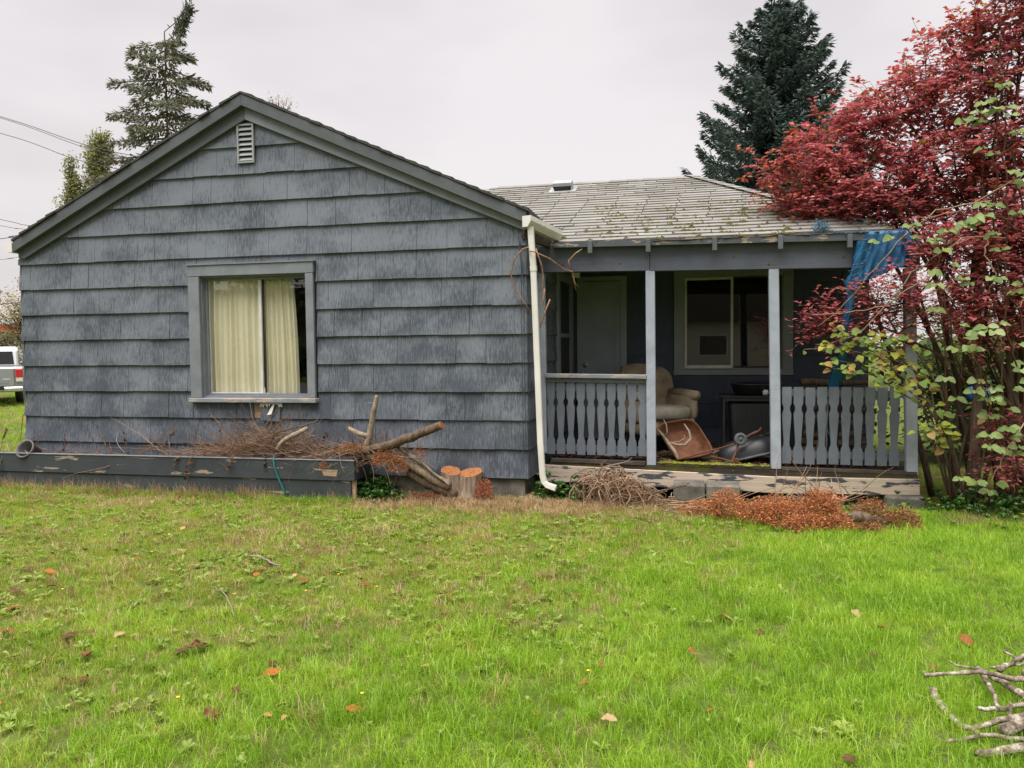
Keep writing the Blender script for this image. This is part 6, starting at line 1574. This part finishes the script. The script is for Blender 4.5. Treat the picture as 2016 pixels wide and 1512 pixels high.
# --- fallen leaves, each its own
def fallen(kind, col):
    me = bpy.data.meshes.new('fallen_leaf'); n = 6; v, f = [], []
    cr = {'flat': .10, 'curl': .35, 'crumple': .38}[kind]; ph = U(0, 6)
    for i in range(n + 1):
        t = i / n; w = .34 * math.sin(math.pi * (t * .95 + .03)) ** .8
        z = cr * .35 * math.sin(math.pi * t) + (.25 * cr * t * t if kind != 'flat' else 0)
        for k, s in enumerate((-1, -.5, 0, .5, 1)):
            j = U(-.11, .11) if kind == 'crumple' else U(-.02, .02)
            v.append((w * s * (1 - .25 * cr * abs(s)) * (1 + .25 * math.sin(i * 2.1 + ph + s)), t - .5 + j * .5 + .05 * math.sin(s * 3 + ph), z + cr * w * abs(s) ** 1.5 * .9 * math.cos(t * 3 + ph) + j))
    k = 5
    f = [(i * k + q_, i * k + q_ + 1, (i + 1) * k + q_ + 1, (i + 1) * k + q_) for i in range(n) for q_ in range(4)]
    v += [(-.012, -.78, .05), (.012, -.78, .05)]; f += [(len(v) - 2, len(v) - 1, 2)]
    me.from_pydata(v, [], f)
    at = me.color_attributes.new('tint', 'FLOAT_COLOR', 'CORNER'); at.data.foreach_set('color', [x for _ in me.loops for x in (*col, 1)])
    me.materials.append(M['deadleaf']); me.update(); return me
FL = {'orange': [fallen('flat', (.34, .12, .03)), fallen('curl', (.27, .10, .03)), fallen('curl', (.22, .085, .03))],
      'brown': [fallen('crumple', (.14, .075, .034)), fallen('crumple', (.19, .095, .042)), fallen('curl', (.11, .062, .032))],
      'pale': [fallen('flat', (.42, .25, .12)), fallen('curl', (.36, .26, .13)), fallen('curl', (.44, .22, .10))]}
def lay_leaf(kind, x, y, s):
    ob = bpy.data.objects.new('fallen_leaf', RNG.choice(FL[kind])); COL.objects.link(ob); place(ob, (x, y, gz(x, y) + .034), None)
    ob.scale = (s, s, s); ob.rotation_euler = (U(-.35, .35), U(-.35, .35), U(0, 6.283))
    lab = {'orange': 'orange fallen leaf on the lawn', 'brown': 'crumpled dark brown fallen leaf on the lawn', 'pale': 'pale tan fallen leaf on the lawn'}[kind]
    tag(ob, lab, 'leaf', kind + ' leaves fallen on the lawn')
for k, x, y, s in (('orange', -1.38, -4.85, .085), ('pale', -1.23, -4.33, .08), ('pale', .25, -3.41, .09), ('orange', 1.48, -3.48, .10), ('brown', -2.55, -4.39, .12), ('brown', -2.50, -4.33, .10), ('brown', -3.29, -4.35, .11), ('brown', -3.24, -4.28, .09), ('brown', -3.0, -4.55, .09), ('orange', -2.47, -3.19, .09), ('orange', -2.04, -3.17, .08), ('orange', .06, -3.93, .06), ('pale', -.29, -4.74, .07),
                   ('brown', -1.98, -5.0, .11), ('brown', -2.0, -4.45, .07), ('orange', -1.95, -4.55, .09), ('orange', -4.4, -3.3, .08), ('orange', -4.1, -3.6, .08), ('brown', -4.3, -3.7, .09), ('orange', -4.0, -4.0, .08), ('orange', -3.7, -4.35, .09), ('orange', -4.0, -2.9, .07), ('brown', -2.8, -4.8, .07), ('orange', -3.0, -5.1, .07), ('orange', -.60, -4.75, .05), ('brown', -2.9, -3.0, .07), ('brown', 1.1, -3.4, .07), ('brown', 1.2, -3.9, .06), ('pale', 1.0, -3.2, .07)):
    lay_leaf(k, x, y, s)
for i in range(34):
    y = -1.2 - 4.2 * U(0, 1) ** .8; x = U(-.75, .45) * (y + 7.9) - .2 * (y + 7.9); lay_leaf(RNG.choice(('orange', 'brown', 'brown', 'pale')), x, y, U(.035, .07))
for i in range(15):                                     # yellow lawn flowers
    y = -1.0 - 4.0 * U(0, 1); x = U(-.85, .1) * (y + 7.9) - .1 * (y + 7.9); z = gz(x, y)
    if blocked(x, y): continue
    h = U(.06, .11); d = thing('lawn_flower', 'small yellow flower standing in the lawn', 'flower', (x, y, z), 'yellow flowers in the lawn')
    mk('stalk', MB().tube([(x, y, z), (x + U(-.01, .01), y, z + h)], .0012, 4), M['weed'], d); mk('flower_head', MB().lathe([(.0, -.004), (.006, .003), (.008, .006), (.0, .008)], (x, y, z + h), 9), M['yellow'], d)
# --- sticks on the lawn and the lichened branch pile at the right
limb('fallen_twig', 'thin grey twig lying on the lawn below the sawn log', 'twig', [(-3.18, -2.72, .05), (-3.05, -2.80, .07), (-2.9, -2.88, .06), (-2.78, -2.95, .055)], [.006, .007, .007, .006], M['twig'], 6, wob=.005)
limb('fallen_twig', 'slender pale twig lying among lawn weeds', 'twig', [(-2.96, -3.5, .07), (-2.8, -3.62, .07), (-2.66, -3.78, .06), (-2.54, -3.93, .05)], [.003, .004, .004, .003], M['twig'], 6, wob=.004)
def lichen_mat():
    t = NT('lichened bark'); c = t.ramp(t.noise((1, 1, 1), 30.0, 6, .65), (.35, (.07, .052, .038)), (.5, (.19, .145, .105)), (.64, (.40, .37, .30)))
    t.bump(t.noise((1, 1, 1), 90, 5), .004); return t.fin(c, .9, .15)
M['lichen'] = lichen_mat()
BL = [('lichened branch slanting out from the branch pile onto the lawn', [(1.38, -3.96, .06), (1.42, -4.12, .07), (1.47, -4.32, .07), (1.52, -4.5, .05)], [.012, .015, .017, .018], [([(1.38, -3.96, .06), (1.30, -3.90, .05), (1.27, -3.86, .06)], [.006, .005, .003]), ([(1.38, -3.97, .06), (1.26, -3.98, .05)], [.005, .003])]),
      ('thick peeling limb at the heart of the branch pile', [(1.9, -4.05, .06), (1.7, -4.2, .09), (1.5, -4.4, .10), (1.25, -4.6, .07)], [.03, .032, .03, .024], []),
      ('pale knobbed branch end standing in the grass', [(1.11, -4.2, .05), (1.10, -4.33, .04), (1.12, -4.45, .03), (1.17, -4.58, .03)], [.018, .016, .013, .012], []),
      ('dark broken stick lying across the branch pile', [(1.22, -4.42, .07), (1.36, -4.38, .08), (1.55, -4.3, .09)], [.009, .011, .012], []),
      ('thin forked twig reaching over the branch pile', [(1.78, -3.85, .09), (1.6, -3.93, .10), (1.42, -3.98, .08)], [.008, .007, .006], [([(1.58, -3.94, .1), (1.52, -3.86, .12), (1.56, -3.82, .12)], [.006, .005, .003])]),
      ('bent twig with pale lichen tufts on the pile', [(1.15, -4.55, .04), (1.3, -4.52, .09), (1.5, -4.5, .10), (1.7, -4.45, .1)], [.010, .012, .013, .014], [([(1.3, -4.52, .09), (1.34, -4.42, .11)], [.008, .005])]),
      ('stout sawn limb at the outer side of the pile', [(1.5, -4.15, .12), (1.7, -4.05, .14), (1.95, -3.9, .12)], [.028, .03, .03], []),
      ('crooked brown stick poking out below the pile', [(1.02, -4.66, .03), (1.16, -4.62, .05), (1.34, -4.62, .06)], [.007, .009, .010], []),
      ('weathered branch lying along the bottom of the pile', [(1.10, -4.75, .04), (1.35, -4.68, .07), (1.6, -4.6, .08), (1.8, -4.5, .08)], [.015, .02, .022, .02], [])]
for i in range(13):
    x, y = U(1.3, 1.95), U(-4.8, -3.95); a = U(0, 6.28); l = U(.12, .3); z = U(.04, .13)
    BL.append(('lichened broken stick tossed on the branch pile', [(x - math.cos(a) * l, y - math.sin(a) * l, z), (x, y, z + U(-.01, .03)), (x + math.cos(a) * l, y + math.sin(a) * l, z + U(-.03, .02))], [U(.006, .016), U(.008, .018), U(.005, .014)], []))
for lab, pts, rr_, sub in BL: limb('fallen_branch', lab, 'branch', pts, rr_, M['lichen'], 8, group='branches in the lawn pile', sub=sub, wob=.006)
